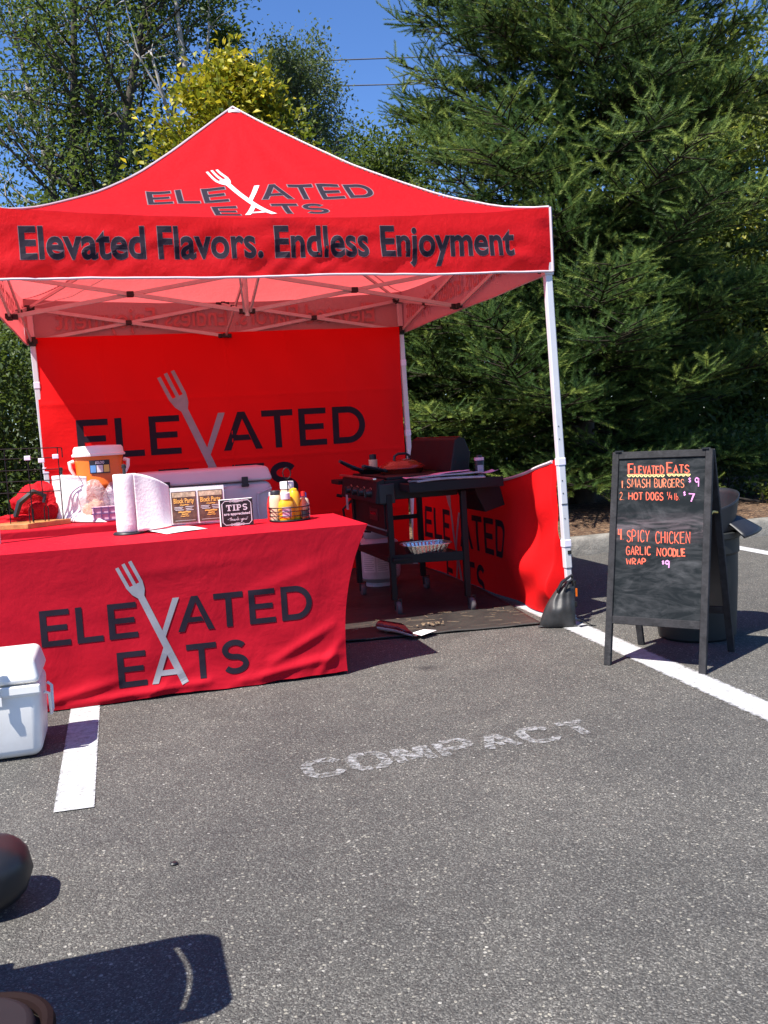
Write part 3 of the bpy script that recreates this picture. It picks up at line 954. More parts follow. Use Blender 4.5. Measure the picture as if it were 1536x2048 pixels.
sp = m.build('wall_panel', M['wall'], side, smooth=True, sharp=180)
m = MB(); m.tube([sw(y, 1.0) for y in np.linspace(0.05, S2 - 0.06, 50)], 0.010, 6)
m.build('hem', M['piping'], side, smooth=True)
kx = (2.436 - 0.734) / 1.182
place2 = lambda q: [[(2.45 - (p[0] + 1.244) * kx, 0.265 + (p[1] - 0.283) * 1.55) for p in qq] for qq in q]
for part_ in (dark[:7], dark[7:]): drape([place2(x) for x in part_], sw_fn, 0.02, 0.0022).build('logo_lettering', M['ink'], sp)
drape([place2(fk2), place2(fk)], sw_fn, 0.02, 0.003).build('logo_fork', M['fork'], sp)
# ------------------------------------------------------------------ vegetation
def raw_mesh(name, V, F_len, idx, mat, tone=None, parent=None, smooth=False):
    """fast mesh from numpy: V (n,3) world coordinates, polygons of F_len corners, idx flat"""
    off = wloc(parent) if parent else Vector((0, 0, 0))
    V = V - np.array(off)[None, :]
    me = bpy.data.meshes.new(name)
    nF = len(idx) // F_len
    me.vertices.add(len(V)); me.vertices.foreach_set('co', V.astype(np.float32).ravel())
    me.loops.add(len(idx)); me.loops.foreach_set('vertex_index', idx.astype(np.int32))
    me.polygons.add(nF)
    me.polygons.foreach_set('loop_start', np.arange(0, nF * F_len, F_len, dtype=np.int32))
    if tone is not None:
        a = me.attributes.new('tone', 'FLOAT', 'FACE')
        a.data.foreach_set('value', tone.astype(np.float32))
    me.update(calc_edges=True)
    me.materials.append(mat)
    o = bpy.data.objects.new(name, me)
    COL.objects.link(o)
    if parent: o.parent = parent
    return o

def unit(a):
    return a / (np.linalg.norm(a, axis=-1, keepdims=True) + 1e-9)

def leaf_cloud(name, P, D, size, mat, parent, rng, tone, aspect=0.55, droop=0.2, jitter=0.8):
    """one folded leaf (two triangles' worth of quad) per point; D = twig direction"""
    n = len(P)
    d = unit(D + rng.normal(0, jitter, (n, 3)) + np.array([0, 0, -droop]))
    up = unit(np.array([0, 0, 1.0]) + rng.normal(0, 0.55, (n, 3)))
    w = unit(np.cross(d, up)); nn = np.cross(w, d)
    L = (size * rng.uniform(0.6, 1.25, n))[:, None]
    Wd = L * aspect
    a = P
    b = P + d * L * 0.45 + w * Wd * 0.5 + nn * L * 0.10
    c = P + d * L - nn * L * 0.06
    e = P + d * L * 0.45 - w * Wd * 0.5 + nn * L * 0.10
    V = np.stack([a, b, c, e], 1).reshape(-1, 3)
    i = np.arange(n) * 4
    idx = np.stack([i, i + 1, i + 2, i, i + 2, i + 3], 1).reshape(-1)
    t = np.repeat(np.clip(tone + rng.normal(0, 0.16, n), 0, 1), 2)
    return raw_mesh(name, V, 3, idx, mat, t, parent)

def grow(rng, base, height, crown_z, R, n_main, lean=(0, 0), up=0.5, trunk_r=0.1, sub=5, profile=None, twig=0.5, wob=0.15, stems=1):
    """returns tubes [(pts, radii)] and twig sample points (P, D)"""
    tubes = []; P = []; D = []
    base = np.array(base, float)
    for s in range(stems):
        n = 9
        off = rng.normal(0, 0.25, 2) if stems > 1 else np.zeros(2)
        tilt = np.array(lean) + (rng.normal(0, 0.10, 2) if stems > 1 else 0)
        pts = []
        ph = rng.uniform(0, 6, 4)
        for i in range(n):
            t = i / (n - 1)
            pts.append(base + np.array([off[0] + tilt[0] * height * t + wob * math.sin(ph[0] + t * 4) * t, off[1] + tilt[1] * height * t + wob * math.sin(ph[1] + t * 3.3) * t, height * t]))
        rr = [trunk_r * (1 - 0.88 * i / (n - 1)) for i in range(n)]
        tubes.append((pts, rr, 7))
        pts = np.array(pts)
        for k in range(n_main // stems):
            t = crown_z + (1 - crown_z) * (k + rng.uniform(0, 1)) / (n_main // stems)
            f = t * (n - 1); i0 = min(int(f), n - 2)
            p = pts[i0] + (pts[i0 + 1] - pts[i0]) * (f - i0)
            az = rng.uniform(0, 2 * math.pi)
            prof = profile((t - crown_z) / (1 - crown_z)) if profile else math.sin(math.pi * (0.15 + 0.8 * (t - crown_z) / (1 - crown_z)))
            L = R * prof * rng.uniform(0.7, 1.15) + 0.15
            d = unit(np.array([math.cos(az), math.sin(az), up + rng.normal(0, 0.2)]))
            q = [p]; dd = d.copy()
            m = 6
            for j in range(m):
                dd = unit(dd + rng.normal(0, 0.12, 3) + np.array([0, 0, 0.04]))
                q.append(q[-1] + dd * L / m)
            r0 = max(0.006, trunk_r * (1 - t) * 0.5 + 0.008)
            tubes.append((q, [r0 * (1 - 0.8 * j / m) for j in range(m + 1)], 5))
            for j in range(sub):
                jj = 1 + int((j + rng.uniform(0, 1)) / sub * m); jj = min(jj, m)
                sd = unit(dd + rng.normal(0, 0.75, 3))
                sl = twig * rng.uniform(0.5, 1.2) * (0.5 + 0.5 * prof)
                e0 = q[jj]; s_pts = [e0, e0 + sd * sl * 0.5, e0 + unit(sd + rng.normal(0, 0.25, 3)) * sl]
                tubes.append((s_pts, [r0 * 0.45, r0 * 0.3, r0 * 0.15], 4))
                for w_ in range(4):
                    u = rng.uniform(0.25, 1.0)
                    P.append(e0 + (s_pts[2] - e0) * u); D.append(sd)
            P.append(q[-1]); D.append(dd)
    return tubes, np.array(P), np.array(D)

def tubes_mesh(name, tubes, mat, parent):
    m = MB()
    for pts, rr, seg in tubes:
        m.tube(pts, rr, seg, caps=False)
    m.keep = True
    return m.build(name, mat, parent, smooth=True, sharp=180)

def broadleaf(name, label, cat, base, height, crown_z, R, n_main, per, leaf, mat, bark, seed, spread=0.16, tone_fn=None, group=None, aspect=0.55, droop=0.25, **kw):
    rng = np.random.default_rng(seed)
    root = thing(name, label, cat, base, group)
    tubes, P, D = grow(rng, base, height, crown_z, R, n_main, **kw)
    tubes_mesh('trunk', tubes, bark, root)
    clump = rng.normal(0, 0.16, len(P))
    PP = np.repeat(P, per, 0) + rng.normal(0, spread, (len(P) * per, 3))
    DD = np.repeat(D, per, 0)
    tone = np.repeat(clump, per) + 0.48 + (rng.normal(0, 0.12, len(PP)) if mat is M['leaf_yellow'] else 0)
    if tone_fn is not None: tone = tone + tone_fn(PP)
    leaf_cloud('crown', PP, DD, leaf, mat, root, rng, tone, aspect, droop)
    return root

# tall thin trees at the left, their tops above the frame
broadleaf('deciduous_tree', 'tall loose leafed tree with a dark trunk, farthest from the spruce', 'tree', (-1.9, 10.6, 0.2), 10.6, 0.08, 1.6, 110, 13, 0.085, M['leaf_dark'], M['bark'], 11, spread=0.20, up=0.55, sub=6, trunk_r=0.12, stems=2)
broadleaf('deciduous_tree', 'tall open tree with several pale thin stems left of the golden tree', 'tree', (-1.15, 11.2, 0.2), 10.2, 0.10, 1.45, 100, 11, 0.08, M['leaf_mid'], M['pale_bark'], 12, spread=0.20, up=0.9, sub=5, trunk_r=0.085, stems=3, lean=(0.02, 0))
broadleaf('deciduous_tree', 'slender airy tree with a dark trunk beside the bare white snag', 'tree', (-0.35, 12.4, 0.2), 5.6, 0.12, 1.0, 70, 13, 0.08, M['leaf_dark'], M['bark'], 13, spread=0.18, up=0.8, sub=5, trunk_r=0.075, stems=2)
# bare snag
def snag():
    rng = np.random.default_rng(5)
    root = thing('dead_tree', 'bare dead tree with whitish leafless branches against the sky', 'tree', (0.55, 10.0, 0.2))
    tb = []
    T = lambda pts, r: tb.append(([np.array(p, float) for p in pts], list(r), 6))
    T([(0.62, 10.0, 0.2), (0.60, 10.0, 3.2), (0.66, 10.0, 5.1), (0.56, 10.0, 6.1), (0.47, 10.0, 7.0), (0.42, 10.0, 7.9), (0.36, 10.0, 9.2)], [0.08, 0.07, 0.055, 0.048, 0.04, 0.03, 0.012])
    T([(0.64, 10.0, 5.25), (0.40, 11.05, 5.65), (0.16, 10.05, 6.25), (0.02, 10.05, 6.9), (-0.06, 11.2, 7.5)], [0.042, 0.036, 0.028, 0.02, 0.01])
    T([(0.50, 10.0, 6.75), (0.30, 10.9, 7.3), (0.10, 10.9, 7.8), (0.02, 10.9, 8.6)], [0.034, 0.027, 0.02, 0.008])
    T([(0.57, 10.0, 6.0), (0.80, 10.05, 6.7), (0.90, 10.05, 7.3), (0.96, 10.05, 8.6)], [0.034, 0.026, 0.02, 0.008])
    T([(0.40, 10.0, 7.85), (0.58, 10.05, 8.3), (0.66, 10.05, 8.9)], [0.02, 0.014, 0.006])
    T([(0.16, 10.05, 6.25), (-0.15, 10.0, 6.8), (-0.3, 10.0, 7.6)], [0.02, 0.014, 0.005])
    for k in range(26):
        base = tb[rng.integers(0, 6)][0]
        p = base[rng.integers(1, len(base))]
        d = unit(np.array([rng.normal(0, 0.8), rng.normal(0, 0.4), rng.uniform(0.1, 1)]))
        L = rng.uniform(0.2, 0.6)
        T([p, p + d * L * 0.5, p + d * L + rng.normal(0, 0.05, 3)], [0.010, 0.007, 0.003])
    tubes_mesh('trunk', tb, M['pale_bark'], root)
snag()
broadleaf('ivy_covered_trunk', 'narrow dark column of ivy on a trunk above the golden tree', 'tree', (1.12, 11.6, 0.2), 7.9, 0.30, 0.42, 60, 8, 0.09, M['leaf_dark'], M['bark'], 21, spread=0.10, up=0.4, sub=4, trunk_r=0.08, twig=0.22, profile=lambda t: 0.9 - 0.35 * t, tone_fn=lambda p: -0.22)
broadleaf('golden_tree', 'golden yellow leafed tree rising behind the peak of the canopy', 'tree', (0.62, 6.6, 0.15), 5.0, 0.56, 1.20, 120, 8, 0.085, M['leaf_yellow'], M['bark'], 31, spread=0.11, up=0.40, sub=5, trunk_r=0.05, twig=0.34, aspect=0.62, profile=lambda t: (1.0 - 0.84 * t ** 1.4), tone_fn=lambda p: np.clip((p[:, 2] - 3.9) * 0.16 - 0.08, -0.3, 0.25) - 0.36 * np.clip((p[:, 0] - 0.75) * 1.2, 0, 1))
broadleaf('rounded_tree', 'tall rounded grey green fine leafed tree between golden tree and spruce', 'tree', (2.85, 13.4, 0.2), 7.9, 0.12, 1.35, 170, 13, 0.075, M['leaf_grey'], M['bark'], 41, spread=0.15, up=0.5, sub=6, trunk_r=0.10, profile=lambda t: math.sqrt(max(0.0, 1 - (max(0, t - 0.55) / 0.47) ** 2)) * 0.95 + 0.05)
broadleaf('deciduous_tree', 'smaller dark leafed tree low behind the canopy beside the spruce', 'tree', (3.1, 9.0, 0.15), 4.9, 0.08, 1.4, 100, 15, 0.075, M['leaf_dark'], M['bark'], 43, spread=0.15, up=0.45, sub=6, trunk_r=0.07, profile=lambda t: 0.9 - 0.45 * t, tone_fn=lambda p: -0.06)
broadleaf('yellowing_tree', 'yellow and lime leafed tree peeking out from behind the spruce', 'tree', (8.3, 8.4, 0.2), 5.9, 0.10, 1.75, 100, 14, 0.10, M['leaf_lime'], M['bark'], 51, spread=0.16, up=0.5, sub=6, trunk_r=0.09, profile=lambda t: 0.95 - 0.45 * t)

def thicket(name, label, cat, boxes, n, leaf, mat, seed, kind=None, group=None, tone=0.4, lump=1.2):
    """dense hedge: leaves through a lumpy volume"""
    rng = np.random.default_rng(seed)
    P = []
    for (x0, x1, y0, y1, z0, z1, w) in boxes:
        k = int(n * w)
        q = rng.uniform(0, 1, (k * 3, 3))
        p = np.stack([x0 + (x1 - x0) * q[:, 0], y0 + (y1 - y0) * q[:, 1], z0 + (z1 - z0) * q[:, 2]], 1)
        f = np.sin(p[:, 0] * 2.9 / lump + seed) * np.sin(p[:, 2] * 2.6 / lump + 1) + 0.6 * np.sin(p[:, 0] * 6.3 / lump + 2 * p[:, 2]) * np.cos(p[:, 2] * 5.1 / lump)
        top = z1 - 0.35 * (1 + np.sin(p[:, 0] * 1.7 + seed)) * 0.5 * (z1 - z0) * 0.5
        front = (p[:, 1] - y0) / (y1 - y0)
        keep = (p[:, 2] < top) & (f + rng.normal(0, 0.55, len(p)) > -0.5 - front)
        P.append(p[keep][:k])
    P = np.concatenate(P)
    D = np.stack([rng.normal(0, 0.5, len(P)), rng.normal(-0.6, 0.5, len(P)), rng.normal(0.2, 0.5, len(P))], 1)
    cl = np.sin(P[:, 0] * 5 + P[:, 2] * 3.1) * np.sin(P[:, 2] * 6 - P[:, 0] * 2.3) * 0.14
    c = P.mean(0)
    root = None
    if kind != 'stuff':
        root = thing(name, label, cat, (c[0], c[1], P[:, 2].min()), group)
        leaf_cloud('foliage', P, D, leaf, mat, root, rng, tone + cl, 0.6, 0.1)
        m = MB()
        for k in range(14):
            x = rng.uniform(boxes[0][0], boxes[0][1]); y = (boxes[0][2] + boxes[0][3]) / 2 + rng.normal(0, 0.1)
            h = boxes[0][4] + (boxes[0][5] - boxes[0][4]) * rng.uniform(0.4, 0.7)
            m.tube([(x, y, boxes[0][4] - 0.05), (x + rng.normal(0, 0.1), y, h * 0.6), (x + rng.normal(0, 0.2), y, h)], [0.02, 0.014, 0.006], 5)
        m.build('stem', M['bark'], root)
        return root
    o = leaf_cloud(name, P, D, leaf, mat, None, rng, tone + cl, 0.6, 0.1)
    o['kind'] = 'stuff'
    if label: o['label'] = label; o['category'] = cat
    return o
thicket('hedge', 'dense small leafed hedge close behind the wire rack and red tent wall', 'hedge', [(-4.2, 1.3, 3.7, 4.9, 0.12, 2.75, 1.0)], 70000, 0.055, M['leaf_mid'], 61, tone=0.42)
thicket('distant_thicket', 'mass of dark foliage filling in behind the trees', 'thicket', [(-9, 7, 14.5, 17.5, 0.2, 6.2, 0.55), (-26, -9, 13.5, 17.5, 0.2, 6.0, 0.3), (7, 24, 10.5, 14.5, 0.2, 7.5, 0.4)], 80000, 0.19, M['leaf_dark'], 71, kind='stuff', tone=0.42, lump=2.2)
thicket('hedge', 'dark hedge row filling the gaps low behind the spruce', 'hedge', [(1.3, 11.5, 7.0, 8.2, 0.12, 3.9, 1.0)], 100000, 0.11, M['leaf_dark'], 63, tone=0.34)
thicket('hedge', 'taller dark hedge farther back, below the tall loose leafed trees', 'hedge', [(-6.5, 2.2, 8.0, 9.4, 0.12, 4.4, 0.8), (-16, -6.5, 8.0, 9.4, 0.12, 4.4, 0.3)], 70000, 0.085, M['leaf_dark'], 64, tone=0.40)
thicket('shrub', 'broad leafed shrub in the bed behind the black bin', 'shrub', [(4.9, 8.4, 3.75, 4.8, 0.12, 1.10, 1.0)], 6500, 0.06, M['leaf_mid'], 81, tone=0.40)
thicket('shrub', 'low sunlit lime shrub just above the kerb beyond the black bin', 'shrub', [(5.35, 7.4, 3.05, 3.6, 0.14, 0.42, 1.0)], 2600, 0.05, M['leaf_lime'], 82, tone=0.42)

# ------------------------------------------------------------------ the big spruce
def spruce(base, height, R, seed, label):
    rng = np.random.default_rng(seed)
    base = np.array(base, float)
    root = thing('spruce_tree', label, 'tree', tuple(base))
    to_cam = unit(np.array([-0.84, -4.8, 0]) - base * np.array([1, 1, 0]))
    tubes = []
    tp = [base + np.array([0.03 * math.sin(i), 0.02 * math.cos(i * 1.3), height * i / 10]) for i in range(11)]
    tubes.append((tp, [0.15 * (1 - 0.92 * i / 10) + 0.008 for i in range(11)], 9))
    S_o = []; S_d = []; S_u = []; S_l = []; S_t = []
    z = 0.35
    k = 0
    while z < min(height - 0.3, 8.6):
        nb = rng.integers(8, 11)
        a0 = rng.uniform(0, 6.28)
        for b in range(nb):
            az = a0 + b * 2 * math.pi / nb + rng.normal(0, 0.22)
            out = np.array([math.cos(az), math.sin(az), 0])
            facing = out @ to_cam
            if facing < -0.45 and rng.uniform() < 0.55: continue
            hfrac = z / height
            L = R * (1 - hfrac ** 1.6) ** 0.8 * rng.uniform(0.72, 1.12)
            if z < 1.0: L *= 0.74 + 0.26 * z
            elev = -0.10 + 0.62 * hfrac ** 0.75 + rng.normal(0, 0.09)
            if z > 2.6 and rng.uniform() < 0.22: elev += 0.35
            d = unit(np.array([out[0], out[1], math.tan(elev)]))
            p0 = base + np.array([0, 0, z + rng.normal(0, 0.06)])
            pts = [p0]; dirs = [d]
            m = 12
            for j in range(m):
                s = j / m
                d = unit(d + np.array([0, 0, 0.055 * (s - 0.25)]) + rng.normal(0, 0.035, 3))
                pts.append(pts[-1] + d * L / m); dirs.append(d)
            r0 = 0.008 + 0.006 * L
            tubes.append((pts, [r0 * (1 - 0.85 * j / m) for j in range(m + 1)], 5))
            pts = np.array(pts); dirs = np.array(dirs)
            lo = 0.10 if facing > -0.1 else 0.5
            tb = rng.normal(0, 0.13)
            def put(o, dr, up, l, t):
                S_o.append(o); S_d.append(dr); S_u.append(up); S_l.append(l); S_t.append(t)
            step = 0.125 if facing > -0.1 else 0.26
            ns = int(L * (1 - lo) / step)
            sgn = 1
            for i in range(ns):
                s = lo + (1 - lo) * (i + rng.uniform(0.1, 0.9)) / ns
                f = s * m; i0 = min(int(f), m - 1)
                p = pts[i0] + (pts[i0 + 1] - pts[i0]) * (f - i0); t = dirs[i0]
                w = unit(np.cross(t, np.array([0, 0, 1.0])))
                upn = np.cross(w, t)
                sgn = -sgn
                for q in ((sgn,) if s > 0.93 else (sgn, -sgn)):
                    sl = min(0.85, 0.13 + 0.62 * (1 - s) * L * 0.50 + 0.12) * rng.uniform(0.7, 1.2)
                    sd = unit(t * rng.uniform(0.55, 0.95) + w * q * rng.uniform(0.6, 1.0) + upn * rng.normal(0.10, 0.24))
                    e = p + sd * sl + np.array([0, 0, 0.02 * sl])
                    if sl > 0.22:
                        tubes.append(([p, p + sd * sl * 0.6, e], [r0 * 0.4, r0 * 0.28, 0.0025], 3))
                    st_ = rng.normal(0, 0.13)
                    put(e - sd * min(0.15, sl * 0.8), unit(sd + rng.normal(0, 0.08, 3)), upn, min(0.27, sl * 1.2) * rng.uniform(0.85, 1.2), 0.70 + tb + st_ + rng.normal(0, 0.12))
                    nt = int(sl / 0.10)
                    w2 = unit(np.cross(sd, upn))
                    for x in range(nt):
                        for q2 in (1, -1):
                            if rng.uniform() < 0.22: continue
                            pp = p + (e - p) * (x + rng.uniform(0.2, 0.9)) / max(1, nt)
                            td = unit(sd * rng.uniform(0.5, 1.0) + w2 * q2 * rng.uniform(0.5, 1.0) + upn * rng.normal(0.28, 0.30))
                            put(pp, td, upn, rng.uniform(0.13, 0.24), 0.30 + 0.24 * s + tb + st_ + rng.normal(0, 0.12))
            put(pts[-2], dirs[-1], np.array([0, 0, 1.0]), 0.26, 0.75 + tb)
            # needles also along the outer part of the branch itself
            for i in range(int(L * 6)):
                s = rng.uniform(max(lo, 0.5), 1)
                i0 = min(int(s * m), m - 1)
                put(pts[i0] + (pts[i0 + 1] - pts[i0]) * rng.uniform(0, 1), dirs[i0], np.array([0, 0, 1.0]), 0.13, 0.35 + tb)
        z += rng.uniform(0.23, 0.33)
        k += 1
    tubes_mesh('trunk', tubes[:1], M['bark'], root)
    tubes_mesh('branches', tubes[1:], M['twig'], root)
    print('SHOOTS', len(S_o), len(tubes))
    O = np.array(S_o); Dr = unit(np.array(S_d)); U = np.array(S_u); L = np.array(S_l); T = np.array(S_t)
    pass
    W = unit(np.cross(Dr, U)); U = np.cross(W, Dr)
    # needle template around a shoot along +x, length 1
    nst = 15; per = 5
    tv = []
    trng = np.random.default_rng(3)
    parts = []
    for i in range(nst):
        for a in range(per):
            x = (i + trng.uniform(0, 1)) / nst * 0.98
            ang = (a + 0.5 * (i % 2)) / per * 2 * math.pi + trng.normal(0, 0.35)
            parts.append((x, ang, trng.uniform(0.8, 1.15)))
    nn = len(parts)
    px = np.array([p[0] for p in parts]); pa = np.array([p[1] for p in parts]); pl = np.array([p[2] for p in parts])
    n = len(O)
    chunk_V = []
    # needles: length 24 mm, leaning forward; flattened a little below
    ln = 0.036
    rot = rng.uniform(0, 6.28, n)
    ca = np.cos(pa[None, :] + rot[:, None]); sa = np.sin(pa[None, :] + rot[:, None])
    rdir = W[:, None, :] * ca[..., None] + U[:, None, :] * (sa * 0.85 + 0.10)[..., None]
    fwd = Dr[:, None, :]
    end = (px[None, :] > 0.85)[..., None]
    nd = rdir * np.where(end, 0.55, 0.80) + fwd * np.where(end, 0.85, 0.62)
    bpt = O[:, None, :] + fwd * (px[None, :, None] * L[:, None, None])
    tip = bpt + nd * (ln * pl)[None, :, None]
    side_ = np.cross(nd, rdir); side_ = unit(side_) * 0.0033
    V = np.stack([bpt - side_, bpt + side_, tip], 2).reshape(-1, 3)
    idx = np.arange(len(V))
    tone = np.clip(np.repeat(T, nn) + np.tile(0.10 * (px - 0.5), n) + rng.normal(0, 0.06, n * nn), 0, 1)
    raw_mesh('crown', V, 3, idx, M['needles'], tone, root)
    return root
spruce((4.15, 5.0, 0.15), 11.5, 2.65, 91, 'huge dark green spruce towering behind the tent and the chalkboard')

# ------------------------------------------------------------------ utility cables
for (za, zb), lab in (((10.22, 10.96), 'upper utility cable crossing the sky above the canopy'), ((9.70, 10.28), 'lower utility cable crossing the sky above the canopy')):
    m = MB()
    pts = []
    for i in range(41):
        t = i / 40
        x = -40 + 90 * t
        base_z = za + (zb - za) * (x + 2.95) / 10.25
        base_z += 0.00045 * (x - 2) ** 2 - 0.01
        pts.append((x, 20, base_z))
    m.tube(pts, 0.016, 6)
    tag(m.build('utility_cable', M['wire'], smooth=True), lab, 'cable', 'utility cables')
# ------------------------------------------------------------------ front table under its printed cover
TZ = 0.695; TXC = -0.653
def xr_(z):
    t = 1 - max(0, min(1, z / TZ))
    return 0.725 + 0.150 * (1 - t) ** 2.6 + 0.012 * t
def yb_(z):
    t = 1 - max(0, min(1, z / TZ))
    return 0.02 + 0.02 * math.sin(t * math.pi)
def tc_front(x, z):
    t = 1 - max(0, min(1, z / TZ))
    k = math.sin(min(1, t * 1.6) * math.pi / 2)
    w = 0.010 * mnoise.noise(Vector((x * 2.0, z * 2.4, 1))) + 0.006 * mnoise.noise(Vector((x * 7 + z * 4, z * 6 - x * 2, 3)))
    low = max(0, t - 0.72) / 0.28
    w -= low * (0.014 * abs(mnoise.noise(Vector((x * 6 - z * 7, z * 5, 8)))) + 0.010)
    w += 0.012 * low * low
    for (xa, za, xb, zb, am, wd) in ((-0.26, 0.10, 0.03, 0.24, 0.010, 0.022), (-0.40, 0.03, 0.05, 0.10, 0.013, 0.020), (-0.05, 0.02, 0.06, 0.16, 0.010, 0.02), (-1.30, 0.03, -0.95, 0.10, 0.012, 0.022), (-1.15, 0.02, -0.55, 0.05, 0.012, 0.016), (-0.9, 0.56, -0.2, 0.60, 0.006, 0.03), (-0.35, 0.42, 0.05, 0.55, 0.006, 0.03)):
        dx, dz = xb - xa, zb - za; L2 = dx * dx + dz * dz
        t_ = max(0.0, min(1.0, ((x - xa) * dx + (z - za) * dz) / L2))
        d2 = (x - xa - dx * t_) ** 2 + (z - za - dz * t_) ** 2
        w += am * math.exp(-d2 / (wd * wd)) * (0.35 + 0.65 * math.sin(math.pi * min(1, max(0, t_ * 0.9 + 0.05))))
    return -0.55 - w * k + 0.012 * math.sin(t * math.pi)
def tc_hem(x):
    return 0.006 + 0.022 * max(0, mnoise.noise(Vector((x * 2.3, 1.7, 0)))) + 0.010 * max(0, mnoise.noise(Vector((x * 7.3, 4.7, 0))))
def tc_fn(u, v):
    return (u, tc_front(u, v), v), (0, -1, 0)
tc = thing('tablecloth', 'red fitted cover with grey fork logo over the front table', 'tablecloth', (TXC, -0.17, 0))
m = MB(); m.keep = True
def fr(u, v):
    z = tc_hem(TXC + (u - .5) * 1.5) * (1 - v) + TZ * v
    h = xr_(z); x = TXC - h + 2 * h * u
    return (x, tc_front(x, z), z)
m.grid(fr, 180, 70)
m.grid(lambda u, v: (lambda z: (TXC + xr_(z) - 0.0 + 0.02 * math.sin(u * math.pi) * (1 - v), -0.55 + 0.75 * u if v > 0.999 else (tc_front(TXC + xr_(z), z) * (1 - u) + (0.20 - 0.04 * (1 - v)) * u), z))(0.008 + (TZ - 0.008) * v), 40, 70)
m.grid(lambda u, v: (lambda z: (TXC - xr_(z), 0.20 * (1 - u) + tc_front(TXC - xr_(z), z) * u, z))(0.008 + (TZ - 0.008) * v), 40, 70)
m.grid(lambda u, v: (lambda z: (TXC + xr_(z) - 2 * xr_(z) * u, 0.20, z))(0.008 + (TZ - 0.008) * v), 180, 70)
hx = xr_(TZ)
m.grid(lambda u, v: (TXC - hx + 2 * hx * u, -0.55 + 0.75 * v, TZ + 0.003 * mnoise.noise(Vector((u * 7, v * 5, 0))) * math.sin(u * math.pi) * math.sin(v * math.pi)), 180, 40)
tco = m.build('cover', M['cloth'], tc, smooth=True, sharp=50)
for part_ in (dark[:7], dark[7:]): drape(part_, tc_fn, 0.012, 0.0018).build('logo_lettering', M['ink'], tco)
drape([fk2, fk], tc_fn, 0.012, 0.0025).build('logo_fork', M['fork'], tco)

# back table
tc2 = thing('tablecloth', 'plain red cover on the second table behind the front one', 'tablecloth', (-1.75, 1.15, 0))
m = MB(); m.box((-1.70, 1.16, 0.3475), (1.80, 0.82, 0.695))
m.build('cover', M['cloth'], tc2, bevel=0.012, segs=3)

# ------------------------------------------------------------------ things on the front table
def paper_roll(name, label, c, r, z0, h, flap, rod=None, seed=0):
    root = thing(name, label, 'paper towels', (c[0], c[1], z0), 'paper towel rolls on stands')
    q = MB(); q.lathe([(0.0, 0.012), (r * 1.25, 0.012), (r * 1.35, 0.006), (r * 1.35, 0), (0.0, 0)], (c[0], c[1], z0), 28, caps=False)
    q.build('base', M['black_plastic'], root, smooth=True)
    q = MB(); q.tube([(c[0], c[1], z0 + 0.01), (c[0], c[1], z0 + h + 0.035)], 0.008, 10)
    q.lathe([(0.0, 0.03), (0.010, 0.026), (0.012, 0.012), (0.006, 0)], (c[0], c[1], z0 + h + 0.02), 12)
    q.build('spindle', M['black_plastic'], root, smooth=True)
    q = MB()
    prof = [(0.021, 0.014), (r * 0.97, 0.014), (r, 0.018)] + [(r * (1 + 0.012 * math.sin(i * 2.3)), 0.018 + (h - 0.022) * i / 8) for i in range(1, 8)] + [(r, h - 0.004), (r * 0.97, h), (0.021, h)]
    q.lathe(prof, (c[0], c[1], z0), 36, caps=False)
    q.lathe([(0.021, 0.014), (0.021, h)], (c[0], c[1], z0), 20, caps=False)
    ro = q.build('roll', M['towel'], root, smooth=True)
    q = MB(); q.keep = True
    q.grid(flap, 26, 22)
    q.build('loose_sheet', M['towel'], ro, smooth=True, solid=0.0015)
    if rod:
        q = MB(); q.tube([rod[0], rod[1]], 0.0065, 8); q.build('tension_arm', M['black_plastic'], root, smooth=True)
    return root
def flap1(u, v):
    x = -0.805 + 0.165 * u
    top = TZ + 0.294 - 0.02 * u - 0.055 * u * u
    bot = TZ + 0.012 + 0.012 * u
    z = bot + (top - bot) * v
    y = -0.085 + 0.075 * u - 0.035 * math.sin(u * math.pi) * (1 - v) + 0.02 * math.sin(u * 5 + v * 2.5) * u
    return (x, y, z)
paper_roll('paper_towel_roll', 'white paper towel roll with its sheet pulled out beside the flyers', (-0.846, -0.035), 0.056, TZ, 0.292, flap1, ((-0.757, -0.06, TZ + 0.01), (-0.765, -0.06, TZ + 0.165)))
def flap2(u, v):
    x = -1.205 + 0.145 * u - 0.02 * (1 - v) * u
    z = TZ + 0.022 + (0.262 - 0.02 * u) * v
    y = 1.055 - 0.04 * u + 0.018 * math.sin(v * 9) * u - 0.05 * (1 - v) ** 3 * u
    if v < 0.12: y -= (0.12 - v) * 1.4 * u; x += (0.12 - v) * 1.0 * u; z = TZ + 0.006 + (v / 0.12) * 0.045
    return (x, y, z)
paper_roll('paper_towel_roll', 'white paper towel roll behind the wire rack with its sheet trailing on red cloth', (-1.205, 1.12), 0.056, TZ, 0.278, flap2, None, 3)

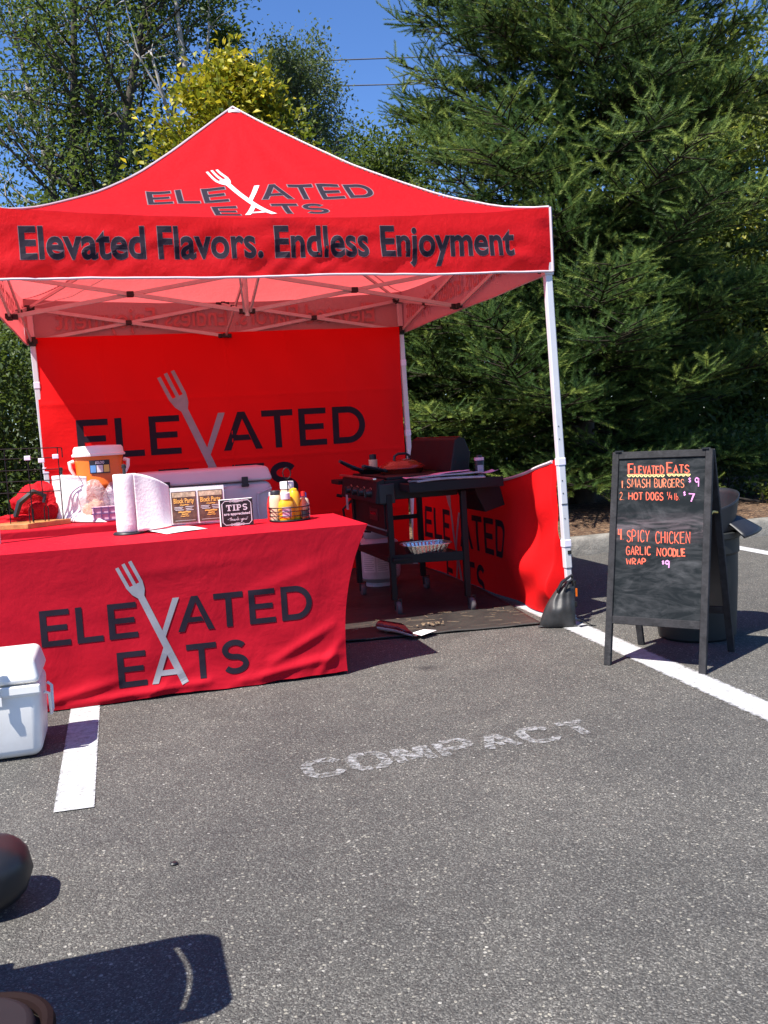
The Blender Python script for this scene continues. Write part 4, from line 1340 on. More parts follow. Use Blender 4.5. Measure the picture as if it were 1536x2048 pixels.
fl = thing('flyer_card', 'white card with two brown block party flyers side by side', 'flyer', (-0.498, 0.13, TZ))
m = MB(); m.bar((-0.632, 0.115, TZ + 0.108), (-0.363, 0.105, TZ + 0.106), 0.003, 0.186)
m.build('card', M['paper'], fl)
st = MB(); st.bar((-0.50, 0.118, TZ + 0.15), (-0.50, 0.19, TZ + 0.004), 0.12, 0.003, up=(0, 1, 1)); st.build('easel_back', M['paper'], fl)
for x0 in (-0.630, -0.497):
    f = MB(); w, h = 0.126, 0.158; z0 = TZ + 0.022
    yy = 0.1115 - 0.037 * (x0 + 0.632)
    f.bar((x0 + 0.003, yy, z0 + h / 2), (x0 + w, yy - 0.0045, z0 + h / 2), 0.0016, h)
    p_ = f.build('flyer', M['flyer'], fl)
    pf = plane_fn((x0 + 0.003, yy - 0.0012, z0), (1, -0.037, 0), (0, 0, 1), (0, -1, 0))
    q = MB(); q.keep = True
    q.grid(lambda u, v: Vector(pf(0.004 + 0.115 * u, h - 0.028 + 0.024 * v)[0]) + Vector((0, -0.0005, 0)), 4, 2)
    q.build('sky_picture', M['flyer_dusk'], p_)
    q = MB(); q.keep = True
    text_on('Block Party', 0.020, pf, 0.010, 0.112, h - 0.058, offset=0.03, cell=None, lift=0.0012).build('gold_lettering', M['flyer_gold'], p_)
    q = MB(); q.keep = True                       # the smaller gold lines cannot be read in the photograph
    for (a, b, v0, t_) in ((0.040, 0.084, h - 0.068, 0.005), (0.030, 0.092, 0.054, 0.007), (0.046, 0.078, 0.043, 0.006), (0.040, 0.082, 0.033, 0.004)):
        t = drape([strip([(a + (b - a) * i / 6, v0 + 0.0012 * math.sin(i * 2.1)) for i in range(7)], t_)], pf, 0.05, 0.0012); q.add(t.v, t.f)
    q.build('gold_small_print', M['flyer_gold'], p_)
    q = MB(); q.keep = True
    for (a, b, v0) in ((0.012, 0.055, h - 0.080), (0.066, 0.108, h - 0.079), (0.010, 0.050, h - 0.087), (0.068, 0.100, h - 0.088), (0.016, 0.058, h - 0.094), (0.070, 0.106, h - 0.096)):
        t = drape([[quads_box(a, v0, b - a, 0.0028)]], pf, 0.05, 0.0012); q.add(t.v, t.f)
    t = drape([[quads_box(0.012, 0.010, 0.1, 0.0016)]], pf, 0.05, 0.0012); q.add(t.v, t.f)
    q.build('fine_print', M['label_white'], p_)

# tips sign
tp = thing('tips_sign', 'small black tips sign block with white border and lettering', 'sign', (-0.326, -0.09, TZ))
A_ = rad(3)
m = MB().rot(A_, (-0.326, -0.10, 0)); m.box((-0.326, -0.0835, TZ + 0.068), (0.163, 0.030, 0.134)); m.build('block', M['paper'], tp, bevel=0.002)
m = MB().rot(A_, (-0.326, -0.10, 0)); m.box((-0.326, -0.1000, TZ + 0.068), (0.161, 0.0026, 0.132)); face = m.build('face', M['sign_black'], tp)
pf = plane_fn(Matrix.Translation((-0.326, -0.10, 0)) @ Matrix.Rotation(A_, 4, 'Z') @ Vector((-0.0815, -0.0016, TZ + 0.001)), (math.cos(A_), math.sin(A_), 0), (0, 0, 1), (math.sin(A_), -math.cos(A_), 0))
q = MB(); q.keep = True
def add_d(quads, lf=0.0006):
    t = drape([quads], pf, 0.05, lf); q.add(t.v, t.f)
bw_ = 0.0035
ring = [(0.024, 0.008), (0.139, 0.008), (0.153, 0.022), (0.153, 0.112), (0.139, 0.126), (0.024, 0.126), (0.010, 0.112), (0.010, 0.022), (0.024, 0.008), (0.030, 0.008)]
add_d(strip(ring[:-1], bw_))
for cy, s in ((0.125, 1), (0.009, -1)):
    add_d(strip(arc(0.0815, cy, 0.021, 0.0065, 0, 360, 18), 0.0022), 0.0009)
    for dx in (-1, 1):
        add_d(strip(arc(0.0815 + dx * 0.028, cy, 0.0065, 0.0045, 20, 330, 10), 0.002), 0.0011)
    add_d(strip(arc(0.0815, cy, 0.012, 0.0035, 0, 360, 14), 0.0022), 0.0012)
q.build('border', M['label_white'], face)
# TIPS in slab letters with serifs
q = MB(); q.keep = True
h = 0.030; y0 = 0.077
def serif(x, y, w): return quads_box(x - w / 2, y, w, 0.0036)
L_ = []
L_ += [[quads_box(0.040, y0 + 0.0036, 0.0075, h - 0.0085)], [serif(0.0438, y0, 0.017)], [quads_box(0.030, y0 + h - 0.0049, 0.0275, 0.0049)], [quads_box(0.030, y0 + h - 0.0105, 0.003, 0.0055)], [quads_box(0.0545, y0 + h - 0.0105, 0.003, 0.0055)]]
L_ += [[quads_box(0.0655, y0 + 0.0036, 0.0075, h - 0.0072)], [serif(0.0692, y0, 0.016)], [serif(0.0692, y0 + h - 0.0036, 0.016)]]
L_ += [[quads_box(0.083, y0 + 0.0036, 0.0075, h - 0.0072)], [serif(0.0865, y0, 0.016)], strip([(0.080, y0 + h - 0.002), (0.0925, y0 + h - 0.002)] + arc(0.0935, y0 + h - 0.0095, 0.0085, 0.0075, 85, -85, 10) + [(0.0908, y0 + h - 0.017)], 0.0045)]
L_ += [strip([(0.1295, y0 + h - 0.006)] + arc(0.1225, y0 + h - 0.0085, 0.0085, 0.0065, 30, 250, 10) + arc(0.1225, y0 + 0.0085, 0.009, 0.0065, 70, -150, 10), 0.0055)]
for k, p in enumerate(L_): add_d(p, 0.0006 + 0.0001 * (k % 5))
for body, cap, a, b, v0, off in (('are appreciated', 0.0105, 0.017, 0.147, 0.056, 0.03),):
    t = text_on(body, cap, pf, a, b, v0, offset=off, cell=None, lift=0.0008); q.add(t.v, t.f)
# thank you, script: joined strokes
scr = [[(0.047, 0.044), (0.0455, 0.028)], [(0.042, 0.039), (0.053, 0.040)],
       [(0.053, 0.046), (0.052, 0.028), (0.054, 0.035), (0.058, 0.036), (0.0585, 0.028), (0.061, 0.030)],
       [(0.068, 0.034), (0.064, 0.035), (0.063, 0.029), (0.067, 0.029), (0.069, 0.035), (0.069, 0.028), (0.072, 0.029)],
       [(0.074, 0.035), (0.074, 0.028), (0.076, 0.034), (0.079, 0.035), (0.080, 0.028), (0.083, 0.031)],
       [(0.084, 0.046), (0.0845, 0.028), (0.086, 0.033), (0.090, 0.036)], [(0.086, 0.033), (0.091, 0.028)],
       [(0.099, 0.036), (0.100, 0.030), (0.105, 0.031), (0.106, 0.036), (0.105, 0.022), (0.100, 0.018), (0.099, 0.022), (0.108, 0.029)],
       arc(0.1115, 0.032, 0.003, 0.004, 0, 350, 8),
       [(0.118, 0.036), (0.1185, 0.029), (0.123, 0.030), (0.124, 0.036), (0.1245, 0.029), (0.131, 0.034)],
       [(0.033, 0.034), (0.039, 0.037)], [(0.128, 0.039), (0.135, 0.041)]]
for k, s in enumerate(scr): add_d(strip(s, 0.0018), 0.0007 + 0.0001 * (k % 6))
q.build('lettering', M['label_white'], face)

# flat sheet of paper
sh = MB(); sh.keep = True
sh.grid(lambda u, v: ((-0.80 * (1 - u) + -0.59 * u) * (1 - v) + (-0.675 * (1 - u) + -0.475 * u) * v, (0.03 * (1 - u) + 0.10 * u) * (1 - v) + (-0.24 * (1 - u) + -0.13 * u) * v, TZ + 0.006 + 0.010 * (u * (1 - u)) * v + 0.004 * math.sin(v * 4)), 10, 10)
o = sh.build('paper_sheet', M['paper'], smooth=True, solid=0.0006)
tag(o, 'flat white sheet of paper lying on the red cloth beside the tips sign', 'paper')

# condiment caddy and bottles
CX, CY2 = -0.052, -0.02
cd = thing('condiment_caddy', 'round black wire caddy with a ring handle holding sauce bottles', 'caddy', (CX, CY2, TZ))
m = MB()
def ringpts(r, z, n=28): return [(CX + r * math.cos(2 * math.pi * i / n), CY2 + r * math.sin(2 * math.pi * i / n), z) for i in range(n + 1)]
for z, r, t in ((TZ + 0.006, 0.101, 0.004), (TZ + 0.030, 0.102, 0.0022), (TZ + 0.052, 0.103, 0.0022), (TZ + 0.072, 0.104, 0.0030)):
    m.tube(ringpts(r, z), t, 6)
for i in range(10):
    a = 2 * math.pi * i / 10 + 0.2
    m.tube([(CX + 0.10 * math.cos(a), CY2 + 0.10 * math.sin(a), TZ + 0.006), (CX + 0.104 * math.cos(a), CY2 + 0.104 * math.sin(a), TZ + 0.072)], 0.0018, 5)
m.lathe([(0, 0.002), (0.10, 0.002), (0.10, 0.006), (0, 0.006)], (CX, CY2, TZ), 28)
m.build('basket', M['black_metal'], cd, smooth=True)
m = MB(); m.tube([(CX, CY2, TZ + 0.006), (CX, CY2, TZ + 0.215)], 0.0028, 6)
m.tube([(CX + 0.020 * math.cos(a), CY2, TZ + 0.241 + 0.028 * math.sin(a)) for a in np.linspace(0, 2 * math.pi, 21)], 0.0028, 6)
m.build('handle', M['black_metal'], cd, smooth=True)
def bottle(name, label, c, prof, bodymat, cap, capmat, lab=None, labmat=None, sx=1.0, sy=1.0, grp='sauce bottles in the wire caddy'):
    root = thing(name, label, 'bottle' if name != 'jar' else 'jar', (c[0], c[1], TZ + 0.006), grp)
    q = MB(); q.lathe(prof, (c[0], c[1], TZ + 0.0065), 20, sx=sx, sy=sy); q.build('body', M[bodymat], root, smooth=True)
    q = MB(); q.lathe(cap, (c[0], c[1], TZ + 0.0065), 18, sx=min(1, sx * 1.1)); q.build('cap', M[capmat], root, smooth=True)
    if lab:
        r, z0, z1, a0, a1 = lab
        q = MB(); q.keep = True
        q.grid(lambda u, v: (c[0] + r * sx * math.cos(rad(a0 + (a1 - a0) * u)), c[1] + r * sy * math.sin(rad(a0 + (a1 - a0) * u)), TZ + 0.0065 + z0 + (z1 - z0) * v), 10, 3)
        q.build('label', M[labmat], root, smooth=True)
    return root
bottle('mustard_bottle', 'front yellow mustard bottle with white cap and pale label', (CX - 0.025, CY2 - 0.062), [(0, 0), (0.034, 0), (0.037, 0.008), (0.036, 0.05), (0.037, 0.075), (0.033, 0.092), (0.020, 0.108), (0.019, 0.112)], 'mustard', [(0.024, 0.108), (0.024, 0.138), (0.020, 0.142), (0, 0.142)], 'label_white', (0.0378, 0.018, 0.070, 235, 300), 'label_pink', 1.08, 0.8)
bottle('mustard_bottle', 'second yellow mustard bottle tucked behind the front one', (CX + 0.025, CY2 - 0.02), [(0, 0), (0.030, 0), (0.032, 0.01), (0.032, 0.11), (0.026, 0.135), (0.018, 0.148)], 'mustard', [(0.020, 0.140), (0.019, 0.152), (0.008, 0.158), (0, 0.160)], 'mustard')
bottle('jar', 'clear jar with a wide white lid standing at the back of the caddy', (CX + 0.005, CY2 + 0.05), [(0, 0), (0.036, 0), (0.038, 0.01), (0.038, 0.135), (0.032, 0.150), (0.032, 0.156)], 'cream', [(0.036, 0.154), (0.036, 0.188), (0.034, 0.191), (0, 0.191)], 'label_white')
bottle('squeeze_bottle', 'cream sauce bottle with a dark cap in the caddy', (CX - 0.068, CY2 - 0.010), [(0, 0), (0.030, 0), (0.033, 0.01), (0.032, 0.105), (0.028, 0.125), (0.022, 0.132)], 'cream', [(0.025, 0.130), (0.025, 0.148), (0.022, 0.152), (0, 0.152)], 'label_black')
bottle('ketchup_bottle', 'short red ketchup bottle peeking from behind the cream bottle', (CX - 0.083, CY2 + 0.035), [(0, 0), (0.022, 0), (0.024, 0.01), (0.024, 0.08), (0.016, 0.115), (0.010, 0.125)], 'ketchup', [(0.011, 0.122), (0.010, 0.142), (0, 0.145)], 'label_white')
bottle('hot_sauce_bottle', 'slim brown hot sauce bottle with a red cap', (CX + 0.070, CY2 - 0.035), [(0, 0), (0.020, 0), (0.022, 0.008), (0.022, 0.072), (0.018, 0.085), (0.010, 0.100), (0.009, 0.118)], 'hot_sauce', [(0.0115, 0.115), (0.0115, 0.138), (0, 0.140)], 'ketchup', (0.0227, 0.012, 0.045, 220, 320), 'label_black')
bottle('dressing_bottle', 'cream dressing bottle with a dark blue cap and pink label', (CX + 0.082, CY2 + 0.015), [(0, 0), (0.025, 0), (0.028, 0.01), (0.027, 0.075), (0.022, 0.095), (0.013, 0.106)], 'cream', [(0.015, 0.104), (0.015, 0.126), (0.011, 0.131), (0, 0.131)], 'blue_cap', (0.0284, 0.012, 0.058, 225, 315), 'label_pink')

# ------------------------------------------------------------------ things on the back table
rk = thing('wire_rack', 'black wire display rack standing on a varnished wooden base', 'rack', (-1.42, 0.95, TZ))
m = MB()
m.prism([(-1.385, 0.80), (-1.165, 0.98), (-1.43, 1.10), (-1.66, 0.93)], (0, 0, TZ), (1, 0, 0), (0, 1, 0), (0, 0, 0.030))
m.build('base', M['wood'], rk, bevel=0.003)
m = MB()
ax, ay = -1.205, 0.965; bx, by = -1.66, 0.90
tw = 0.0032
P0 = lambda t, z: (ax + (bx - ax) * t, ay + (by - ay) * t, z)
for z in (1.138, 1.082, 1.016, 0.953, 0.890):
    m.tube([P0(0.0 if z > 1.1 else 0.01, z), P0(1, z + 0.012)], tw, 6)
for t, z0 in ((0.0, 0.725), (0.22, 0.86), (0.36, 0.725), (0.62, 0.725), (1.0, 0.725)):
    m.tube([P0(t, z0), P0(t, 1.14)], tw, 6)
m.tube([P0(0.0, 1.138), (ax + 0.02, ay + 0.06, 1.135), (ax + 0.02, ay + 0.06, 1.08)], tw, 6)
for bx_, by_ in ((-1.375, 0.83), (-1.30, 0.90)):
    m.tube([(bx_, by_, 0.725), (bx_, by_, 0.80), (bx_ + 0.012, by_ - 0.02, 0.825), (bx_ + 0.022, by_, 0.80), (bx_ + 0.02, by_, 0.725)], tw, 6)
m.build('wire_grid', M['black_metal'], rk, smooth=True)
for t, z in ((0.36, 1.088), (0.03, 1.088), (0.20, 1.07)):
    m = MB(); p = P0(t, z); m.box((p[0], p[1] - 0.006, p[2]), (0.034, 0.006, 0.026))
    m.build('price_clip', M['strap'], rk, bevel=0.003)

def lump(name, mat, c, d, parent=None, seed=0, amp=0.25, n=(40, 24), freq=2.0, flat=True):
    q = MB()
    vs = []
    nu, nv = n
    def f(u, v):
        a = 2 * math.pi * u; b = math.pi * (v - 0.5)
        p = Vector((math.cos(a) * math.cos(b), math.sin(a) * math.cos(b), math.sin(b)))
        k = 1 + amp * mnoise.noise(p * freq + Vector((seed, seed * 2, 0))) + amp * 0.5 * mnoise.noise(p * freq * 2.7 + Vector((0, seed, 3)))
        p = p * k
        z = p.z
        if flat and z < -0.75: z = -0.75
        return (c[0] + p.x * d[0] / 2, c[1] + p.y * d[1] / 2, c[2] + (z + 0.75) / 1.75 * d[2] if flat else c[2] + z * d[2] / 2)
    q.grid(f, nu, nv)
    return q.build(name, mat, parent, smooth=True, sharp=180)
rb = thing('cloth_bag', 'crumpled red cloth bag with a dark strap behind the wire rack', 'bag', (-1.36, 1.12, TZ))
lump('bag', M['bag_red'], (-1.34, 1.16, TZ + 0.002), (0.30, 0.22, 0.245), rb, 4, 0.28)
lump('loose_fold', M['bag_red'], (-1.47, 1.12, TZ + 0.002), (0.28, 0.18, 0.07), rb, 9, 0.3)
m = MB(); m.tube([(-1.47, 1.03, TZ + 0.06), (-1.44, 1.03, TZ + 0.14), (-1.36, 1.03, TZ + 0.20), (-1.30, 1.035, TZ + 0.17), (-1.31, 1.03, TZ + 0.13)], [0.016, 0.02, 0.018, 0.014, 0.01], 6)
m.build('strap', M['black_plastic'], rb, smooth=True)

oc = thing('drink_cooler', 'round orange drink cooler with a white lid on the back table', 'drink cooler', (-0.99, 1.30, TZ))
ox, oy = -0.99, 1.30
m = MB(); m.lathe([(0, 0), (0.128, 0), (0.132, 0.01), (0.136, 0.19), (0.139, 0.195), (0.139, 0.215), (0.137, 0.22), (0.145, 0.385), (0, 0.385)], (ox, oy, TZ), 40)
bd = m.build('body', M['orange'], oc, smooth=True)
m = MB(); m.lathe([(0.158, 0.380), (0.160, 0.392), (0.150, 0.398), (0.148, 0.425), (0.138, 0.440), (0.0, 0.446)], (ox, oy, TZ), 40, caps=False)
m.lathe([(0.158, 0.380), (0.0, 0.381)], (ox, oy, TZ), 40, caps=False)
m.build('lid', M['white_plastic'], oc, smooth=True)
for s in (-1, 1):
    m = MB(); m.tube([(ox + s * 0.148, oy - 0.02, TZ + 0.352), (ox + s * 0.172, oy - 0.03, TZ + 0.345), (ox + s * 0.168, oy - 0.03, TZ + 0.31), (ox + s * 0.150, oy - 0.03, TZ + 0.27)], [0.013, 0.014, 0.012, 0.010], 8)
    m.build('handle', M['white_plastic'], oc, smooth=True)
def oc_quad(a0, a1, z0, z1, name, mat, par, r=0.1425):
    q = MB(); q.keep = True
    q.grid(lambda u, v: (ox + (r + 0.0) * math.cos(rad(a0 + (a1 - a0) * u)), oy + r * math.sin(rad(a0 + (a1 - a0) * u)), TZ + z0 + (z1 - z0) * v), 10, 3)
    return q.build(name, M[mat], par, smooth=True)
lb = oc_quad(248, 296, 0.275, 0.355, 'label', 'label_black', bd, 0.1455)
oc_quad(250, 263, 0.282, 0.325, 'label_panel', 'label_blue', lb, 0.1462)
oc_quad(265, 279, 0.282, 0.325, 'label_panel', 'label_white', lb, 0.1462)
oc_quad(281, 294, 0.282, 0.325, 'label_panel', 'label_yellow', lb, 0.1462)
cyl = lambda u, v: ((ox + 0.1462 * math.cos(u), oy + 0.1462 * math.sin(u), TZ + v), (math.cos(u), math.sin(u), 0))
t = text_on('IGLOO', 0.013, cyl, rad(263), rad(283), 0.333, offset=0.04, cell=None, lift=0.0006)
t.build('label_lettering', M['label_white'], lb)
pbg = thing('plastic_bag', 'clear plastic bag of pale tan food beside the orange drink cooler', 'plastic bag', (-1.02, 1.0, TZ))
lump('contents', M['tan_bag'], (-1.03, 1.0, TZ + 0.004), (0.13, 0.08, 0.12), pbg, 5, 0.3)
lump('film', M['film'], (-1.025, 1.0, TZ + 0.001), (0.165, 0.10, 0.24), pbg, 6, 0.12)
pk = thing('utensil_caddy', 'small purple and pink packet basket between the two paper towel rolls', 'basket', (-0.98, 0.90, TZ))
m = MB(); m.box((-0.965, 0.92, TZ + 0.045), (0.15, 0.09, 0.085)); m.build('packets', M['label_pink'], pk, bevel=0.008)
m = MB()
for z in (0.012, 0.05, 0.085): m.box((-0.965, 0.8715, TZ + z), (0.156, 0.004, 0.007))
for x in (-1.03, -0.99, -0.95, -0.90): m.box((x, 0.8705, TZ + 0.048), (0.005, 0.004, 0.085))
m.build('basket', M['label_purple'], pk)
dk = thing('plastic_bag', 'dark bundle in plastic leaning beside the front paper towel roll', 'plastic bag', (-0.91, 1.02, TZ))
lump('bundle', M['label_purple'], (-0.905, 1.03, TZ + 0.004), (0.13, 0.09, 0.20), dk, 8, 0.35)
lump('film', M['film'], (-0.905, 1.025, TZ + 0.002), (0.15, 0.10, 0.215), dk, 18, 0.12)

# large pale cooler on a low folding table
lowt = thing('folding_table', 'low folding table carrying the large pale cooler', 'table', (-0.37, 1.16, 0))
m = MB(); m.box((-0.37, 1.16, 0.485), (0.95, 0.50, 0.03)); m.build('tabletop', M['ivory'], lowt, bevel=0.006)
for sx in (-1, 1):
    for sy in (-1, 1):
        m = MB(); m.bar((-0.37 + sx * 0.42, 1.16 + sy * 0.20, 0.47), (-0.37 + sx * 0.44, 1.16 + sy * 0.20, 0), 0.025); m.build('leg', M['truss'], lowt)
def cooler(name, label, x0, x1, y0, y1, z0, zl, z1, mat, latches, latchmat, rnd=0.045, lid_in=0.018):
    root = thing(name, label, 'cooler', ((x0 + x1) / 2, (y0 + y1) / 2, z0))
    q = MB()
    t = 0.012
    vs = [(x0 + t, y0 + t, z0), (x1 - t, y0 + t, z0), (x1 - t, y1 - t, z0), (x0 + t, y1 - t, z0), (x0, y0, zl - 0.004), (x1, y0, zl - 0.004), (x1, y1, zl - 0.004), (x0, y1, zl - 0.004)]
    q.add(vs, [(0, 3, 2, 1), (4, 5, 6, 7), (0, 1, 5, 4), (1, 2, 6, 5), (2, 3, 7, 6), (3, 0, 4, 7)])
    b = q.build('body', M[mat], root, smooth=True, bevel=rnd, segs=5, sharp=180)
    q = MB(); e = 0.006
    vs = [(x0 - e, y0 - e, zl), (x1 + e, y0 - e, zl), (x1 + e, y1 + e, zl), (x0 - e, y1 + e, zl), (x0 + lid_in, y0 + lid_in * 1.6, z1), (x1 - lid_in, y0 + lid_in * 1.6, z1), (x1 - lid_in, y1 - lid_in, z1), (x0 + lid_in, y1 - lid_in, z1)]
    q.add(vs, [(0, 3, 2, 1), (4, 5, 6, 7), (0, 1, 5, 4), (1, 2, 6, 5), (2, 3, 7, 6), (3, 0, 4, 7)])
    l = q.build('lid', M[mat], root, smooth=True, bevel=min(0.022, (z1 - zl) * 0.3), segs=4, sharp=180)
    for lx in latches:
        q = MB(); q.box((lx, y0 - 0.014, zl + 0.0), (0.038, 0.016, 0.06)); q.box((lx, y0 - 0.018, zl - 0.022), (0.046, 0.012, 0.018))
        q.build('latch', M[latchmat], root, bevel=0.004)
    return root, b, l
bc, bb, bl_ = cooler('cooler', 'large pale hard cooler with black latches behind the front table', -0.80, 0.018, 0.95, 1.37, 0.501, 0.868, 0.955, 'ivory', (-0.61, -0.15), 'bracket', 0.05, 0.02)
m = MB(); m.box((-0.39, 0.945, 0.845), (0.26, 0.004, 0.012)); m.box((-0.39, 0.9425, 0.80), (0.22, 0.004, 0.05)); m.build('handle_recess', M['tank'], bb, bevel=0.004)
m = MB(); m.tube([(-0.075, 0.945, 0.79), (-0.03, 0.945, 0.805), (0.01, 0.95, 0.82)], 0.006, 6); m.tube([(-0.075, 0.945, 0.79), (-0.08, 0.945, 0.70), (-0.075, 0.946, 0.62)], 0.006, 6)
m.build('moulded_rib', M['tank'], bb, smooth=True)

# ------------------------------------------------------------------ grill
gr = thing('grill', 'black cart griddle with its lid open, knobs facing the tables', 'grill', (0.88, 1.15, 0))
GX0, GX1, GY0, GY1 = 0.645, 1.13, 0.70, 1.62
bm = 'black_metal'
m = MB(); m.box(((GX0 + GX1) / 2, (GY0 + GY1) / 2, 0.765), (GX1 - GX0 - 0.02, GY1 - GY0 - 0.01, 0.12)); m.build('firebox', M[bm], gr, bevel=0.006)
m = MB(); m.prism([(0, 0.10), (-0.045, 0.085), (-0.062, -0.045), (0, -0.06)], (GX0 + 0.008, GY0 - 0.005, 0.735), (1, 0, 0), (0, 0, 1), (0, GY1 - GY0 + 0.01, 0))
cpn = m.build('control_panel', M[bm], gr, bevel=0.004)
for i, y in enumerate((0.83, 1.0, 1.17, 1.34)):
    c = Vector((GX0 - 0.052, y, 0.748))
    q = MB(); q.lathe([(0.0, -0.028), (0.020, -0.028), (0.024, -0.020), (0.028, 0.006), (0.0, 0.006)], c, 18, 'X'); q.box(c + Vector((-0.030, 0, 0)), (0.014, 0.009, 0.048))
    q.build('knob', M['black_plastic'], cpn, smooth=True, sharp=35)
    q = MB(); q.tube([c + Vector((0.006, 0.033 * math.cos(a), 0.033 * math.sin(a))) for a in np.linspace(0.2, 2.4, 10)], 0.0016, 5); q.build('knob_bezel', M['steel'], cpn)
m = MB(); m.box((GX0 + 0.012, 1.16, 0.60), (0.012, 0.86, 0.15)); fp = m.build('front_skirt', M[bm], gr, bevel=0.003)
m = MB(); m.box((GX0 + 0.0035, 0.98, 0.605), (0.004, 0.20, 0.075)); pl_ = m.build('name_plate', M['black_plastic'], fp, bevel=0.002)
m = MB(); m.box((GX0 + 0.001, 0.98, 0.612), (0.003, 0.14, 0.02)); m.build('plate_mark', M['magazine'], pl_)
m = MB(); m.box((GX0 + 0.02, 0.695, 0.745), (0.10, 0.012, 0.12)); m.build('end_cap', M['slate'], gr, bevel=0.012)
m = MB(); m.bar((GX0 - 0.05, GY0, 0.838), (GX0 - 0.05, GY1, 0.838), 0.022, 0.012); m.build('front_rail', M['steel'], gr, bevel=0.003)
m = MB(); m.box(((GX0 + GX1) / 2, (GY0 + GY1) / 2 + 0.0, 0.834), (GX1 - GX0 - 0.06, GY1 - GY0 - 0.04, 0.018)); m.build('griddle_plate', M[bm], gr, bevel=0.004)
# open lid
m = MB()
m.prism([(0.06, 0.0), (0.10, 0.20), (0.125, 0.214), (0.165, 0.205), (0.20, 0.11), (0.18, -0.01)], (1.03, 0.74, 0.845), (1, 0, 0), (0, 0, 1), (0, 0.90, 0))
lid = m.build('lid', M[bm], gr, bevel=0.008)
m = MB(); m.bar((1.165, 0.745, 1.0605), (1.165, 1.635, 1.0605), 0.014, 0.006); m.build('lid_edge', M['magazine'], lid, bevel=0.003)
# side shelf towards the camera
m = MB(); m.box((1.035, 0.585, 0.780), (0.585, 0.215, 0.045)); m.box((1.035, 0.475, 0.783), (0.590, 0.008, 0.060)); m.build('side_shelf', M[bm], gr, bevel=0.006)
m = MB(); m.prism([(0, 0), (0.17, 0.0), (0.20, -0.13), (0.07, -0.165), (0.02, -0.06)], (1.20, 0.64, 0.755), (1, 0, 0), (0, 0, 1), (0, 0.35, 0)); m.build('grease_tray', M[bm], gr, bevel=0.004)
for (x, y) in ((0.675, 0.70), (1.105, 0.58), (0.655, 1.50), (1.12, 1.52)):
    q = MB(); q.bar((x, y, 0.095), (x, y, 0.74), 0.036, 0.036, up=(0, 1, 0)); lg = q.build('leg', M[bm], gr, bevel=0.004)
    q = MB(); q.lathe([(0.0, -0.016), (0.022, -0.016), (0.040, -0.013), (0.044, -0.006), (0.044, 0.006), (0.040, 0.013), (0.022, 0.016), (0.0, 0.016)], (x + 0.018, y - 0.012, 0.044), 24, 'X')
    w = q.build('wheel', M['rubber'], lg, smooth=True)
    q = MB(); q.box((x - 0.002, y - 0.004, 0.068), (0.006, 0.022, 0.06)); q.box((x + 0.038, y - 0.004, 0.068), (0.005, 0.022, 0.06)); q.box((x + 0.018, y, 0.098), (0.046, 0.03, 0.008))
    q.build('caster_fork', M['black_plastic'], lg)
m = MB(); m.box((0.89, 1.08, 0.345), (0.44, 0.86, 0.018)); m.bar((0.675, 0.69, 0.345), (1.105, 0.58, 0.345), 0.02, 0.055); m.bar((0.66, 0.70, 0.345), (0.65, 1.5, 0.345), 0.02, 0.035)
m.build('lower_shelf', M[bm], gr, bevel=0.003)
m = MB(); m.bar((0.675, 1.50, 0.52), (1.12, 1.52, 0.52), 0.02, 0.03); m.bar((0.655, 0.70, 0.50), (0.65, 1.5, 0.50), 0.016, 0.025); m.build('cross_bar', M[bm], gr)
m = MB(); m.tube([(0.66, 1.60, 0.66), (0.60, 1.63, 0.60), (0.62, 1.66, 0.45), (0.80, 1.68, 0.42)], 0.009, 7); m.build('gas_hose', M['black_plastic'], gr, smooth=True)
m = MB(); m.box((0.588, 1.44, 0.66), (0.003, 0.055, 0.10)); m.build('hang_tag', M['grey_paper'], gr)
m = MB(); m.box((0.80, 1.76, 0.785), (0.44, 0.24, 0.03)); m.tube([(0.56, 1.64, 0.70), (0.60, 1.63, 0.69)], 0.012, 8); m.build('left_shelf', M[bm], gr, bevel=0.004)

pan = thing('skillet', 'round red skillet with domed lid on the griddle', 'pan', (0.93, 1.18, 0.844))
m = MB(); m.lathe([(0, 0), (0.13, 0), (0.152, 0.028), (0.156, 0.030), (0.148, 0.032), (0, 0.032)], (0.90, 1.15, 0.8435), 36); m.build('pan_body', M['red_enamel'], pan, smooth=True)
m = MB(); m.lathe([(0.152, 0.033), (0.150, 0.040), (0.135, 0.054), (0.131, 0.056), (0.100, 0.075), (0.096, 0.077), (0.05, 0.090), (0, 0.093)], (0.90, 1.15, 0.8435), 36, caps=False); ld = m.build('lid', M['red_enamel'], pan, smooth=True)
m = MB(); m.tube([(0.845, 1.13, 0.925), (0.85, 1.128, 0.957), (0.875, 1.13, 0.970), (0.925, 1.135, 0.970), (0.950, 1.138, 0.955), (0.955, 1.14, 0.925)], 0.009, 8); m.build('lid_handle', M['black_plastic'], ld, smooth=True)
m = MB(); m.bar((0.775, 1.07, 0.865), (0.59, 0.96, 0.912), 0.028, 0.020); m.box((0.755, 1.058, 0.872), (0.02, 0.034, 0.026)); m.build('pan_handle', M['black_plastic'], pan, bevel=0.007)
fpn = thing('frying_pan', 'black frying pan with raised handle beside the red skillet', 'pan', (0.78, 1.45, 0.844))
m = MB(); m.lathe([(0, 0), (0.11, 0), (0.14, 0.035), (0.135, 0.036), (0.105, 0.006), (0, 0.006)], (0.80, 1.42, 0.8435), 30); m.build('pan_body', M[bm], fpn, smooth=True)
m = MB(); m.tube([(0.68, 1.33, 0.870), (0.60, 1.27, 0.895), (0.50, 1.20, 0.945)], [0.012, 0.016, 0.011], 8); m.build('pan_handle', M['black_plastic'], fpn, smooth=True)
